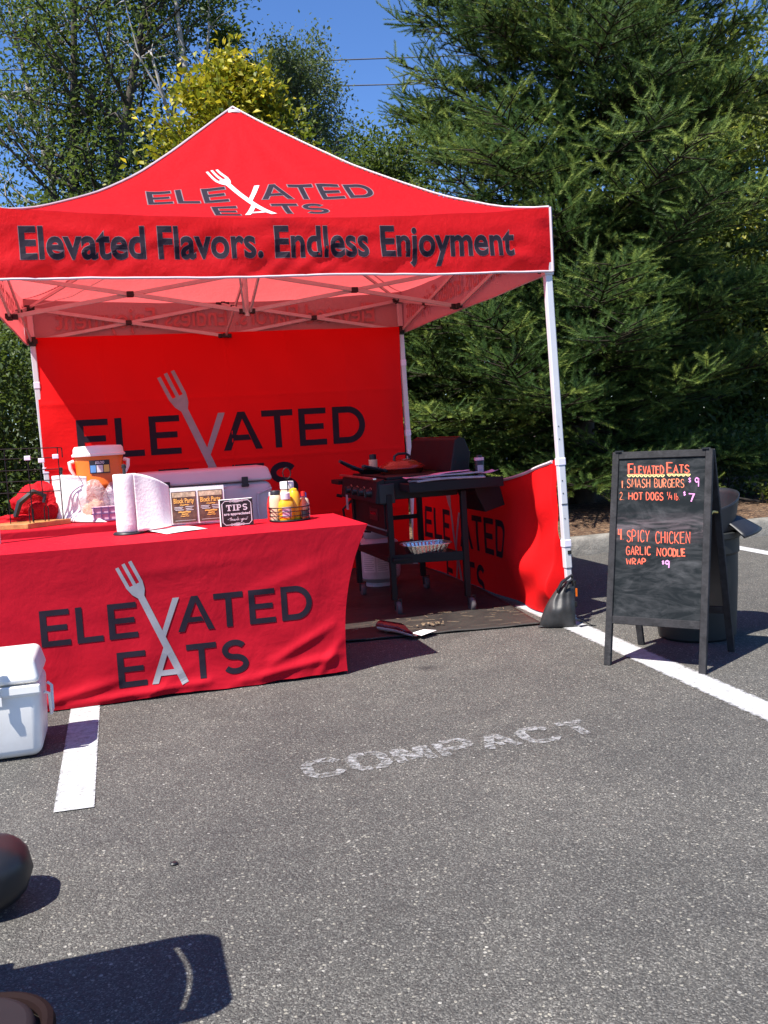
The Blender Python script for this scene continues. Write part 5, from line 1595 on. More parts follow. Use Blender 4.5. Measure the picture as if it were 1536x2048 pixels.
gb = thing('seasoning_bottle', 'small dark capped bottle standing behind the red skillet', 'bottle', (0.82, 1.56, 0.844))
m = MB(); m.lathe([(0, 0), (0.028, 0), (0.03, 0.01), (0.03, 0.09), (0, 0.09)], (0.80, 1.50, 0.844), 18); m.build('body', M['cream'], gb, smooth=True)
m = MB(); m.lathe([(0.024, 0.09), (0.024, 0.125), (0, 0.127)], (0.80, 1.50, 0.844), 18); m.build('cap', M['label_black'], gb, smooth=True)
sb = thing('spray_bottle', 'dark seasoning bottle with pale band on the side shelf', 'bottle', (1.235, 0.60, 0.803))
m = MB(); m.lathe([(0, 0), (0.026, 0), (0.028, 0.006), (0.028, 0.115), (0.018, 0.13), (0.018, 0.14), (0, 0.14)], (1.235, 0.615, 0.8028), 20); b_o = m.build('body', M['label_black'], sb, smooth=True)
m = MB(); m.lathe([(0.0295, 0.108), (0.0295, 0.126)], (1.235, 0.615, 0.8028), 20, caps=False); m.build('band', M['label_pink'], b_o, smooth=True)
m = MB(); m.keep = True
m.grid(lambda u, v: (1.235 + 0.0287 * math.cos(rad(225 + 80 * u)), 0.615 + 0.0287 * math.sin(rad(225 + 80 * u)), 0.8028 + 0.02 + 0.06 * v), 8, 2); m.build('label', M['grey_paper'], b_o, smooth=True)

ps = thing('paper_stack', 'loose stack of pink and grey papers on the grill side shelf', 'papers', (1.0, 0.56, 0.803))
def sheetlet(x0, x1, y0, y1, z, warp, tilt, seed, name, mat, th=0.004):
    q = MB(); q.keep = True
    def f(u, v):
        x = x0 + (x1 - x0) * u; y = y0 + (y1 - y0) * v
        return (x, y, z + tilt * u + warp * (math.sin(u * math.pi * 1.2 + seed) + 1) * 0.5 + 0.004 * math.sin(v * 5 + seed))
    q.grid(f, 16, 8)
    q.build(name, M[mat], ps, smooth=True, solid=th)
sheetlet(0.79, 1.21, 0.46, 0.66, 0.808, 0.012, 0.006, 0.2, 'newsprint', 'grey_paper', 0.010)
sheetlet(0.80, 1.20, 0.475, 0.66, 0.822, 0.012, 0.022, 1.1, 'newsprint', 'grey_paper', 0.008)
sheetlet(0.75, 0.93, 0.47, 0.64, 0.826, 0.012, 0.0, 1.8, 'pink_sheet', 'pink_paper', 0.002)
sheetlet(0.92, 1.13, 0.50, 0.68, 0.834, 0.010, 0.024, 0.7, 'pink_sheet', 'pink_paper', 0.002)
sheetlet(1.17, 1.31, 0.50, 0.60, 0.828, 0.016, 0.014, 2.4, 'pink_sheet', 'pink_paper', 0.002)

tr = thing('foil_tray', 'shallow crimped aluminium foil tray on the grill lower shelf', 'tray', (0.90, 0.72, 0.354))
m = MB(); n_ = 72
def ringr(dx, dy, z, crimp):
    out = []
    for i in range(n_):
        a = 2 * math.pi * i / n_
        ca, sa = math.cos(a), math.sin(a)
        k = 1 / (abs(ca) ** 5 + abs(sa) ** 5) ** 0.2
        c_ = 1 + (crimp if i % 2 else -crimp)
        out.append((0.90 + dx * ca * k * c_, 0.725 + dy * sa * k * c_, z))
    return out
lv = [ringr(0.10, 0.075, 0.3555, 0), ringr(0.105, 0.08, 0.358, 0.020), ringr(0.135, 0.10, 0.418, 0.020), ringr(0.152, 0.117, 0.421, 0.0), ringr(0.152, 0.117, 0.4245, 0.0)]
vs = [p for l in lv for p in l]; fs = [tuple(range(n_))]
for j in range(len(lv) - 1):
    for i in range(n_):
        fs.append((j * n_ + i, j * n_ + (i + 1) % n_, (j + 1) * n_ + (i + 1) % n_, (j + 1) * n_ + i))
m.keep = True; m.add(vs, fs)
m.build('tray', M['foil'], tr, smooth=True, sharp=20)

tk = thing('propane_tank', 'white propane tank with paper labels under the grill', 'gas tank', (0.90, 1.86, 0))
tx, ty = 0.885, 1.84
m = MB(); m.lathe([(0, 0.030), (0.10, 0.035), (0.150, 0.075), (0.158, 0.12), (0.158, 0.28), (0.150, 0.325), (0.10, 0.365), (0.0, 0.375)], (tx, ty, 0), 36); tb_ = m.build('tank_body', M['tank'], tk, smooth=True)
m = MB(); m.lathe([(0.105, 0.0), (0.105, 0.045)], (tx, ty, 0), 30, caps=False); m.lathe([(0.100, 0.0), (0.100, 0.045)], (tx, ty, 0), 30, caps=False); m.build('foot_ring', M['tank'], tk, smooth=True)
m = MB()
for a0, a1 in ((200, 340), (20, 160)):
    m.grid(lambda u, v: (tx + 0.115 * math.cos(rad(a0 + (a1 - a0) * u)), ty + 0.115 * math.sin(rad(a0 + (a1 - a0) * u)), 0.36 + 0.11 * v), 14, 2)
m.build('collar', M['tank'], tk, smooth=True, solid=0.004)
m = MB(); m.lathe([(0.02, 0.37), (0.02, 0.41), (0.03, 0.412), (0.03, 0.43), (0, 0.43)], (tx, ty, 0), 14); m.build('valve', M['steel'], tk, smooth=True)
def tank_label(a0, a1, z0, z1):
    q = MB(); q.keep = True
    q.grid(lambda u, v: (tx + 0.1592 * math.cos(rad(a0 + (a1 - a0) * u)), ty + 0.1592 * math.sin(rad(a0 + (a1 - a0) * u)), z0 + (z1 - z0) * v), 12, 2)
    lb = q.build('paper_label', M['label_white'], tb_, smooth=True)
    q = MB(); q.keep = True
    n = 9
    for k in range(n):
        zz = z0 + 0.012 + (z1 - z0 - 0.03) * k / (n - 1)
        b1 = a1 - 3 - (4 if k % 3 == 1 else 0)
        q.grid(lambda u, v: (tx + 0.1597 * math.cos(rad(a0 + 3 + (b1 - a0 - 3) * u)), ty + 0.1597 * math.sin(rad(a0 + 3 + (b1 - a0 - 3) * u)), zz + 0.004 * v), 8, 1)
    q.build('fine_print', M['grey_paper'], lb, smooth=True)
tank_label(212, 246, 0.125, 0.275); tank_label(250, 282, 0.125, 0.275); tank_label(296, 318, 0.13, 0.265)

# ------------------------------------------------------------------ floor mat, curled sheet, litter
mt = MB()
def matf(u, v):
    k_ = min(1, v * 2.2)
    x = (-1.15 + (1.31 + 1.15) * u) * (1 - k_) + (-1.2 + (1.44 + 1.2) * u) * k_
    y = (0.13 + (-0.02 - 0.13) * u ** 2 + 0.05 * (1 - u)) * (1 - v) + 2.70 * v
    z = 0.010 + 0.006 * max(0, mnoise.noise(Vector((x * 2.5, y * 2.0, 0)))) + 0.004 * mnoise.noise(Vector((x * 7, y * 5, 2)))
    if v < 0.02 or u > 0.99: z = 0.006 if 0 else z
    return (x, y, max(0.008, z))
mt.keep = True
mt.grid(matf, 110, 90)
o = mt.build('floor_mat', M['mat'], smooth=True, solid=0.006)
tag(o, 'large worn black rubber mat spread on the pavement under the tent', 'mat')
mg = thing('magazine', 'curled dark red laminated menu lying at the front edge of the mat', 'menu', (0.55, 0.13, 0.016))
m = MB(); m.keep = True
def curl(u, v, r0=0.0):
    """u along the roll's length, v across"""
    a = Vector((0.470, 0.27, 0.020)); b = Vector((0.610, -0.005, 0.020))
    ax_ = (b - a).normalized(); w = Vector((-ax_.y, ax_.x, 0))
    flat = max(0, u - 0.55) / 0.45
    R_ = 0.042 + 0.03 * flat
    th = -0.5 + v * (3.6 - 1.6 * flat)
    return a + ax_ * (u * 0.30) + w * (-R_ * math.sin(th) + 0.03 * flat * (v - 0.5) * 2) + Vector((0, 0, (R_ + r0) * (1 - math.cos(th)) * (0.62 - 0.3 * flat) + r0))
m.grid(lambda u, v: curl(u, v), 16, 20); m.build('cover', M['magazine'], mg, smooth=True)
m = MB(); m.keep = True
m.grid(lambda u, v: curl(0.03 + u * 0.96, v * 0.98 + 0.01, -0.002) + Vector((0, 0, -0.002)), 16, 20); m.build('inner_page', M['paper'], mg, smooth=True)
m = MB(); m.keep = True
m.add([(0.585, 0.06, 0.024), (0.610, -0.03, 0.024), (0.715, 0.03, 0.030), (0.665, 0.105, 0.026)], [(0, 1, 2, 3)])
m.build('loose_page', M['paper'], mg, solid=0.001)
lt_ = MB()
rg = np.random.default_rng(17)
for k in range(60):
    x = rg.uniform(0.30, 1.30); y = rg.normal(0.30 + 0.06 * (x < 0.9), 0.13)
    if y < 0.02 or y > 0.52: continue
    a = rg.normal(-0.25, 0.7); L = rg.uniform(0.015, 0.09)
    z = 0.026
    lt_.bar((x, y, z), (x + L * math.cos(a), y + L * math.sin(a), z + 0.001), 0.0014, 0.0012)
for k in range(16):
    x = 0.77 + rg.normal(0, 0.05); y = 0.23 + rg.normal(0, 0.02)
    lt_.box((x, y, 0.026), (rg.uniform(0.01, 0.03), rg.uniform(0.006, 0.014), 0.004), rg.uniform(0, 3))
o = lt_.build('dry_litter', M['litter']); o['kind'] = 'stuff'

# ------------------------------------------------------------------ sandbag on the front right leg
sg = thing('sandbag', 'black vinyl sandbag strapped to the foot of the front right tent leg', 'sandbag', (1.39, -0.05, 0))
def sbag(u, v):
    # a pillow leaning on the leg: u goes round front and back, v from the slumped base to the top
    t = u * 2 if u < 0.5 else 2 - u * 2
    s = 1 if u < 0.5 else -1
    base = Vector((1.268, -0.075, 0.0)) * (1 - t) + Vector((1.445, -0.165, 0.0)) * t
    top = Vector((1.395, -0.085, 0.225)) * (1 - t) + Vector((1.492, -0.075, 0.240)) * t
    p = base * (1 - v) + top * v
    p.x -= 0.022 * math.sin(v * math.pi) * (1 - t)
    k = (max(0, math.sin(math.pi * t)) ** 0.55) * (max(0, math.sin(math.pi * min(1, v * 0.93 + 0.04))) ** 0.5) * (0.066 - 0.028 * v)
    k *= 1 + 0.22 * mnoise.noise(Vector((t * 3, v * 4, s))) + 0.10 * v * math.sin(t * 22 + v * 5)
    p += Vector((-0.30, -0.90, 0.32)) * (k * s)
    p.z = max(0.006, p.z)
    return p
m = MB(); m.grid(sbag, 64, 30)
bgo = m.build('bag', M['bag_black'], sg, smooth=True, sharp=180)
m = MB()
m.tube([(1.262, -0.080, 0.010), (1.33, -0.115, 0.008), (1.40, -0.15, 0.008), (1.452, -0.17, 0.010)], [0.005, 0.007, 0.007, 0.005], 7)
m.build('seam', M['bag_black'], sg, smooth=True)
m = MB()
m.tube([(1.385, -0.10, 0.155), (1.372, -0.115, 0.205), (1.40, -0.11, 0.245), (1.44, -0.10, 0.262), (1.47, -0.09, 0.275), (1.478, -0.085, 0.235), (1.43, -0.11, 0.195), (1.40, -0.115, 0.165)], 0.008, 6)
m.tube([(1.41, -0.12, 0.20), (1.43, -0.13, 0.245), (1.455, -0.12, 0.255), (1.47, -0.11, 0.22)], 0.007, 6)
m.build('handle', M['black_plastic'], sg, smooth=True)
for z, h in ((0.195, 0.075), (0.098, 0.032)):
    c = legs['fr'][2] + legs['fr'][1] * z
    q = MB(); q.box(c, (0.060, 0.060, h), rad(4), 'Y'); q.build('strap', M['black_plastic'], sg, bevel=0.004)
q = MB(); q.box((1.522, -0.035, 0.165), (0.009, 0.004, 0.045)); q.build('pull_tab', M['orange'], sg)
q = MB(); q.keep = True
q.grid(lambda u, v: (1.44 + 0.115 * u, -0.185 + 0.045 * (v - 0.5) * (1 - 0.6 * u) + 0.012 * math.sin(u * 3), 0.035 * (1 - u) ** 1.5 + 0.008 + 0.008 * math.sin(u * 5)), 14, 2)
q.build('strap_tail', M['black_plastic'], sg, solid=0.004)

# ------------------------------------------------------------------ chalkboard
FL = Vector((1.187, -0.954, 0)); FR = Vector((1.478, -1.309, 0)); TL = Vector((1.349, -0.818, 0.957)); TR = TL + (FR - FL)
RL = Vector((1.515, -0.686, 0)); RR = Vector((1.815, -1.035, 0))
bd_ = thing('chalkboard_sign', 'black a-frame chalkboard with a handwritten coral and pink menu', 'sandwich board', ((FL + FR + RL + RR) / 4))
ux = (FR - FL).normalized(); W_ = (FR - FL).length
uy = (TL - FL).normalized(); H_ = (TL - FL).length
un = ux.cross(uy).normalized()
if un.y > 0: un = -un
B = lambda u, v, d=0.0: FL + ux * u + uy * v + un * d
def panel(q, u0, u1, v0, v1, d0, d1):
    vs = [B(u0, v0, d0), B(u1, v0, d0), B(u1, v1, d0), B(u0, v1, d0), B(u0, v0, d1), B(u1, v0, d1), B(u1, v1, d1), B(u0, v1, d1)]
    q.add(vs, [(0, 3, 2, 1), (4, 5, 6, 7), (0, 1, 5, 4), (1, 2, 6, 5), (2, 3, 7, 6), (3, 0, 4, 7)])
sw_ = 0.031
fr_ = MB()
panel(fr_, 0, sw_, 0, H_, -0.018, 0.004); panel(fr_, W_ - sw_, W_, 0, H_, -0.018, 0.004)
panel(fr_, sw_, W_ - sw_, H_ - 0.033, H_, -0.016, 0.0025); panel(fr_, sw_, W_ - sw_, 0.190, 0.226, -0.016, 0.0025)
fro = fr_.build('front_frame', M['black_worn'], bd_, bevel=0.002, segs=1)
q = MB(); panel(q, sw_, W_ - sw_, 0.226, H_ - 0.033, -0.012, -0.006); bo = q.build('chalkboard', M['board'], bd_)
# rear frame
ry = (TL - RL).normalized(); HR = (TL - RL).length
rn = ux.cross(ry).normalized()
if rn.y < 0: rn = -rn
Q = lambda u, v, d=0.0: RL + (RR - RL).normalized() * u + ry * v + rn * d
def rpanel(q, u0, u1, v0, v1, d0, d1):
    vs = [Q(u0, v0, d0), Q(u1, v0, d0), Q(u1, v1, d0), Q(u0, v1, d0), Q(u0, v0, d1), Q(u1, v0, d1), Q(u1, v1, d1), Q(u0, v1, d1)]
    q.add(vs, [(0, 3, 2, 1), (4, 5, 6, 7), (0, 1, 5, 4), (1, 2, 6, 5), (2, 3, 7, 6), (3, 0, 4, 7)])
q = MB(); hr = HR - 0.006
rpanel(q, 0, sw_, 0, hr, 0.002, 0.022); rpanel(q, W_ - sw_, W_, 0, hr, 0.002, 0.022); rpanel(q, sw_, W_ - sw_, hr - 0.033, hr, 0.003, 0.020); rpanel(q, sw_, W_ - sw_, 0.19, 0.226, 0.003, 0.020)
q.build('rear_frame', M['black_worn'], bd_, bevel=0.002, segs=1)
q = MB(); rpanel(q, sw_, W_ - sw_, 0.226, hr - 0.033, 0.008, 0.014); q.build('rear_board', M['sign_black'], bd_)
q = MB()
for u in (0.03, W_ - 0.03):
    p = B(u, H_, 0.004); q.box(p + Vector((0.006, 0.006, 0.002)), (0.03, 0.03, 0.006), math.atan2(ux.y, ux.x))
q.build('hinge', M['bracket'], bd_)
q = MB(); a = B(W_ - 0.012, 0.70 * H_, -0.02); b = Q(W_ - 0.012, 0.70 * HR, 0.0)
q.tube([a, a * 0.55 + b * 0.45 + Vector((0, 0, 0.012)), b], 0.005, 6); q.build('stay', M['label_yellow'], bd_, smooth=True)

# handwritten menu
G = {
 'A': [[(0, 0), (0.5, 1), (1, 0)], [(0.18, 0.36), (0.84, 0.36)]], 'B': [[(0, 0), (0, 1), (0.7, 0.95), (0.8, 0.75), (0.6, 0.54), (0, 0.5)], [(0.6, 0.54), (0.95, 0.35), (0.85, 0.08), (0, 0)]],
 'C': [[(0.95, 0.85), (0.7, 1), (0.3, 0.97), (0.05, 0.65), (0.05, 0.3), (0.3, 0.02), (0.7, 0), (0.97, 0.14)]], 'D': [[(0, 0), (0, 1), (0.6, 0.93), (0.97, 0.55), (0.7, 0.1), (0, 0)]],
 'E': [[(0.95, 1), (0, 1), (0, 0), (1, 0)], [(0, 0.52), (0.75, 0.52)]], 'G': [[(0.95, 0.84), (0.65, 1), (0.25, 0.95), (0.03, 0.55), (0.15, 0.1), (0.55, 0), (0.95, 0.15), (0.95, 0.45), (0.55, 0.45)]],
 'H': [[(0, 0), (0, 1)], [(0.95, 0), (0.95, 1)], [(0, 0.5), (0.95, 0.5)]], 'I': [[(0.5, 0), (0.5, 1)]], 'K': [[(0, 0), (0, 1)], [(0.9, 1), (0.02, 0.42), (0.95, 0)]], 'L': [[(0, 1), (0, 0), (0.9, 0)]],
 'M': [[(0, 0), (0.12, 1), (0.5, 0.35), (0.88, 1), (1, 0)]], 'N': [[(0, 0), (0.03, 1), (0.95, 0), (0.97, 1)]], 'O': [[(0.5, 1), (0.15, 0.85), (0, 0.5), (0.15, 0.12), (0.5, 0), (0.85, 0.12), (1, 0.5), (0.85, 0.86), (0.5, 1)]],
 'P': [[(0, 0), (0, 1), (0.65, 0.97), (0.95, 0.74), (0.65, 0.48), (0, 0.46)]], 'R': [[(0, 0), (0, 1), (0.65, 0.97), (0.92, 0.76), (0.65, 0.53), (0.02, 0.48), (0.95, 0)]], 'S': [[(0.92, 0.86), (0.6, 1), (0.2, 0.93), (0.08, 0.72), (0.3, 0.55), (0.75, 0.42), (0.95, 0.22), (0.65, 0.02), (0.2, 0.02), (0, 0.16)]],
 'T': [[(0, 1), (1, 1)], [(0.5, 1), (0.48, 0)]], 'U': [[(0, 1), (0.03, 0.25), (0.3, 0), (0.7, 0), (0.95, 0.25), (0.97, 1)]], 'V': [[(0, 1), (0.5, 0), (1, 1)]], 'W': [[(0, 1), (0.25, 0), (0.5, 0.7), (0.75, 0), (1, 1)]], 'Y': [[(0, 1), (0.5, 0.48), (1, 1)], [(0.5, 0.48), (0.4, 0)]],
 '1': [[(0.2, 0.75), (0.6, 1), (0.6, 0)]], '2': [[(0.05, 0.8), (0.4, 1), (0.85, 0.85), (0.8, 0.55), (0, 0), (1, 0)]], '4': [[(0.1, 1), (0.05, 0.5), (0.95, 0.5)], [(0.75, 1), (0.75, 0)]], '7': [[(0, 1), (0.95, 0.95), (0.4, 0)]], '9': [[(0.9, 0.75), (0.5, 1), (0.1, 0.85), (0.12, 0.6), (0.5, 0.5), (0.9, 0.75), (0.92, 0.9), (0.85, 0)]],
 '$': [[(0.9, 0.8), (0.5, 0.92), (0.1, 0.75), (0.5, 0.5), (0.9, 0.28), (0.5, 0.1), (0.05, 0.2)], [(0.5, 1.1), (0.5, -0.1)]], '.': [[(0.2, 0.0), (0.42, 0.03)]], '/': [[(0.1, 0), (0.9, 1)]], 'l': [[(0.4, 1), (0.4, 0)]], 'b': [[(0.1, 1), (0.1, 0), (0.6, 0), (0.85, 0.25), (0.6, 0.5), (0.1, 0.45)]], ' ': []}
WID = {'I': 0.34, '.': 0.35, ' ': 0.55, 'M': 1.05, 'W': 1.1, 'l': 0.3, '1': 0.5}
def cb(x, y):
    xl = 180 - 0.0463 * (y - 90); xr2 = 1110 - 0.0432 * (y - 90)
    yl = 90 + (1925 - 90) * 0; 
    # left edge spans 90..1925, right edge 58..2005 in the enlarged photograph
    t = (x - xl) / (xr2 - xl)
    y_top = 90 * (1 - t) + 58 * t; y_bot = 1925 * (1 - t) + 2005 * t
    return t * W_, (1 - (y - y_top) / (y_bot - y_top)) * H_
wr = random.Random(12)
def smooth_stroke(pts, n=4):
    if len(pts) < 3: return [Vector(p) for p in pts]
    P_ = [Vector(p) for p in pts]
    out = []
    for i in range(len(P_) - 1):
        p0 = P_[max(i - 1, 0)]; p1 = P_[i]; p2 = P_[i + 1]; p3 = P_[min(i + 2, len(P_) - 1)]
        for k in range(n):
            t = k / n
            out.append(0.5 * ((2 * p1) + (p2 - p0) * t + (2 * p0 - 5 * p1 + 4 * p2 - p3) * t * t + (3 * p1 - p0 - 3 * p2 + p3) * t ** 3))
    out.append(P_[-1])
    return out
CURVY = set('BCDGOPRSU2$9b')
def chalk(lines, mat, name):
    q = MB(); q.keep = True
    k = 0
    for word, x0, x1, yt, yb, pen, dbl in lines:
        tot = sum(WID.get(c, 0.85) + 0.22 for c in word) - 0.22
        cur = 0
        for c in word:
            w = WID.get(c, 0.85)
            for st_ in G[c]:
                pts = smooth_stroke(st_) if c in CURVY else [Vector(p) for p in st_]
                hh = yb - yt
                jx, jy = wr.uniform(-0.03, 0.03), wr.uniform(-0.03, 0.03)
                for rep in range(2 if dbl else 1):
                    o = 0.10 * rep
                    uv = []
                    for p in pts:
                        px = x0 + (x1 - x0) * (cur + (p.x * 0.92 + o + jx) * w) / tot
                        py = yb - (p.y + jy + wr.uniform(-0.015, 0.015) - 0.03 * rep) * hh - (px - x0) * 0.0
                        uv.append(cb(px, py))
                    k += 1
                    for qd in strip(uv, pen * wr.uniform(0.85, 1.15)):
                        vs = [B(a[0], a[1], -0.0052 + 0.0002 * (k % 6)) for a in qd]
                        q.add(vs, [(0, 1, 2, 3)])
            cur += w + 0.22
    return q.build(name, mat, bo)
chalk([('E', 328, 380, 190, 280, 0.0036, True), ('LEVATED', 388, 664, 208, 278, 0.0036, True), ('E', 692, 746, 178, 272, 0.0036, True), ('ATS', 754, 896, 200, 268, 0.0036, True)], M['chalk_red'], 'menu_title')
chalk([('1.', 258, 300, 338, 402, 0.0036, False), ('SMASH', 318, 538, 322, 396, 0.0036, False), ('BURGERS', 578, 850, 325, 396, 0.0036, False), ('2.', 246, 292, 440, 504, 0.0030, False)], M['chalk_orange'], 'menu_line')
chalk([('HOT', 332, 468, 442, 502, 0.0044, False), ('DOGS', 500, 658, 442, 506, 0.0044, False), ('1', 690, 704, 436, 468, 0.0020, False), ('/', 702, 724, 438, 504, 0.0020, False), ('4', 718, 742, 464, 504, 0.0022, False), ('lb.', 760, 812, 446, 504, 0.0024, False)], M['chalk_red'], 'menu_line')
chalk([('4', 230, 268, 760, 850, 0.0062, False), ('.', 272, 288, 800, 850, 0.004, False), ('SPICY', 316, 530, 772, 868, 0.0038, False), ('CHICKEN', 586, 900, 784, 882, 0.0038, False), ('GARLIC', 308, 540, 912, 982, 0.0046, False), ('NOO', 596, 738, 926, 992, 0.0046, False), ('DLE', 742, 856, 934, 994, 0.0060, False), ('WRAP', 310, 494, 1016, 1064, 0.0046, False)], M['chalk_red'], 'menu_line')
chalk([('$', 888, 914, 312, 352, 0.0026, False), ('9', 946, 984, 312, 388, 0.0044, False)], M['chalk_pink'], 'menu_price')
chalk([('$', 842, 862, 434, 466, 0.0036, False), ('7', 890, 944, 450, 520, 0.0046, False)], M['chalk_pink'], 'menu_price')
chalk([('$', 642, 664, 1034, 1064, 0.0032, False), ('9', 674, 714, 1032, 1094, 0.0046, False)], M['chalk_pink'], 'menu_price')
q = MB(); q.keep = True
for a, b in ((316, 672), (694, 906)):
    n = int((b - a) / 38)
    for i in range(n):
        xa = a + (b - a) * i / n; xb = a + (b - a) * (i + 1) / n
        pts = [cb(xa + (xb - xa) * t, 286 - (a > 600) * 6 + 17 * math.sin(math.pi * t) - 0.0 * t) for t in np.linspace(0, 1, 7)]
        for qd in strip(pts, 0.0036): q.add([B(p[0], p[1], -0.0054 + 0.0002 * (i % 3)) for p in qd], [(0, 1, 2, 3)])
    pts = [cb(x, 287 - (a > 600) * 6) for x in np.linspace(a, b, 12)]
    for qd in strip(pts, 0.0030): q.add([B(p[0], p[1], -0.0045) for p in qd], [(0, 1, 2, 3)])
q.build('wavy_underline', M['chalk_yellow'], bo)

# ------------------------------------------------------------------ bin behind the chalkboard
bn = thing('trash_can', 'dark grey round bin with a slate hood and hanging lid behind chalkboard', 'bin', (1.875, -0.645, 0))
cx, cy = 1.875, -0.645
m = MB(); m.lathe([(0, 0.0), (0.178, 0.0), (0.188, 0.012), (0.190, 0.04), (0.203, 0.30), (0.206, 0.42), (0.214, 0.432), (0.214, 0.50), (0.222, 0.505), (0.222, 0.53), (0.20, 0.532), (0.195, 0.50), (0.18, 0.04), (0, 0.04)], (cx, cy, 0), 40, caps=False)
m.build('can', M['dark_grey'], bn, smooth=True, sharp=30)
m = MB()
def hood(u, v):
    a = 2 * math.pi * u
    r = 0.190 + 0.020 * v + 0.004 * math.sin(3 * a)
    cut = 0.085 * math.exp(-((((a - 4.25 + math.pi) % (2 * math.pi)) - math.pi) / 1.25) ** 2)
    z = 0.515 + (0.215 - cut * v) * v
    return (cx + 0.03 * v + r * math.cos(a), cy + 0.02 * v + r * math.sin(a), z)
m.grid(hood, 48, 8); m.build('hood', M['slate'], bn, smooth=True, solid=0.006)
m = MB(); m.lathe([(0.0, 0.50), (0.188, 0.50), (0.196, 0.60), (0.188, 0.605), (0.0, 0.56)], (cx + 0.01, cy + 0.01, 0), 30); m.build('liner', M['bag_black'], bn, smooth=True)
m = MB()
def lidf(u, v):
    a = rad(-75 + 115 * u)
    ca, sa = math.cos(a), math.sin(a)
    r = 0.15 + 0.145 * v
    return (cx + 0.03 + r * ca, cy - 0.03 + r * sa * 0.8, 0.585 - 0.075 * v ** 1.3 + 0.02 * math.sin(u * math.pi))
m.grid(lidf, 22, 6); m.build('lid', M['slate'], bn, smooth=True, solid=0.008)

# ------------------------------------------------------------------ white cooler at the left edge
wc, wb, wl_ = cooler('cooler', 'white hard cooler standing on the pavement in front of the table', -1.86, -1.203, -1.19, -0.86, 0.006, 0.282, 0.372, 'white_plastic', (), 'bracket', 0.035, 0.016)
m = MB(); m.box((-1.40, -1.196, 0.262), (0.40, 0.012, 0.034)); m.box((-1.27, -1.1935, 0.248), (0.13, 0.010, 0.018)); m.build('front_ledge', M['white_plastic'], wb, bevel=0.005)
m = MB(); m.tube([(-1.345, -1.198, 0.365), (-1.347, -1.215, 0.352), (-1.345, -1.214, 0.30), (-1.342, -1.21, 0.235)], 0.008, 8); m.box((-1.343, -1.212, 0.232), (0.022, 0.014, 0.03)); m.box((-1.358, -1.207, 0.358), (0.04, 0.018, 0.024))
m.build('latch', M['white_plastic'], wc, smooth=True)
m = MB(); m.tube([(-1.197, -1.10, 0.225), (-1.182, -1.09, 0.215), (-1.182, -1.06, 0.13), (-1.182, -0.99, 0.13), (-1.182, -0.96, 0.215), (-1.197, -0.95, 0.225)], 0.006, 7); m.build('side_handle', M['white_plastic'], wc, smooth=True)

# ------------------------------------------------------------------ things cut by the lower left corner
bgx = thing('duffel_bag', 'black bag with thin white piping lying on the open pavement', 'bag', (-1.45, -2.32, 0))
def duf(u, v):
    a = 2 * math.pi * u
    x = -1.80 + 0.660 * v
    e = max(0.0, 1 - max(0, (v - 0.80) / 0.20) ** 2.6) ** 0.5 if v > 0.8 else 1
    if v < 0.12: e = max(0.0, 1 - ((0.12 - v) / 0.12) ** 2.6) ** 0.5
    cc, ss = math.cos(a), math.sin(a)
    k = 1 / (abs(cc) ** 3 + abs(ss) ** 3) ** (1 / 3)
    return (x, -2.345 + 0.115 * cc * k * e, max(0.004, 0.086 + 0.082 * ss * k * e))
m = MB(); m.grid(duf, 40, 40); m.build('bag', M['black_plastic'], bgx, smooth=True, sharp=180)
m = MB(); m.tube([Vector(duf(u, 0.82)) * 1.0 + Vector((0.002, 0, 0.002)) for u in np.linspace(0.02, 0.55, 20)], 0.0035, 6); m.build('piping', M['label_white'], bgx, smooth=True)

def chair_base(root, seat, frame_mat):
    x0, x1, y0, y1, z = seat
    for x in (x0 + 0.03, x1 - 0.03):
        for y in (y0 + 0.03, y1 - 0.03):
            q = MB(); q.tube([(x, y, z - 0.01), (x, y, 0)], 0.011, 8); q.build('leg', M[frame_mat], root, smooth=True)
ca = thing('folding_chair', 'black chair whose slotted backrest casts the dark shadow on the pavement', 'chair', (-1.55, -2.95, 0), 'chairs facing the stall')
def backp(u, v):
    # v from bottom to top of the reclined backrest, u across
    x = -1.40 + 0.215 * v
    y = -2.80 - 0.115 * v - 0.335 * u + 0.0 * v
    z = 0.44 + 0.42 * v
    return Vector((x, y, z))
q = MB(); nn_ = Vector((0.9, 0.0, -0.45)).normalized() * 0.012
out = []
R0 = 0.16
def bp2(s, t): return backp(s, t)
outline = [(0.0, 0.0), (0.0, 0.78)] + [(R0 - R0 * math.cos(a), 0.80 + 0.20 * math.sin(a)) for a in np.linspace(0.15, math.pi / 2, 8)] + [(1 - R0 + R0 * math.sin(a), 0.80 + 0.20 * math.cos(a)) for a in np.linspace(0, math.pi / 2 - 0.15, 8)] + [(1.0, 0.78), (1.0, 0.0)]
# panel with a curved slot: lower body, two cheeks and a top bar
def cell(s0, s1, t0f, t1f, n=16):
    vs = []; fs = []
    for i in range(n + 1):
        s = s0 + (s1 - s0) * i / n
        for t in (t0f(s), t1f(s)):
            p = backp(s, t); vs += [p - nn_ * 0.5, p + nn_ * 0.5]
    for i in range(n):
        a = i * 4; b = a + 4
        fs += [(a, a + 2, b + 2, b), (a + 1, b + 1, b + 3, a + 3), (a, b, b + 1, a + 1), (a + 2, a + 3, b + 3, b + 2)]
    fs += [(0, 1, 3, 2), (n * 4, n * 4 + 2, n * 4 + 3, n * 4 + 1)]
    q.add(vs, fs)
topf = lambda s: 0.80 + 0.20 * math.sqrt(max(0, 1 - (max(0, R0 - s, s - (1 - R0)) / R0) ** 2))
slotc = lambda s: 0.78 + 0.05 * math.sin((s - 0.14) / 0.72 * math.pi)
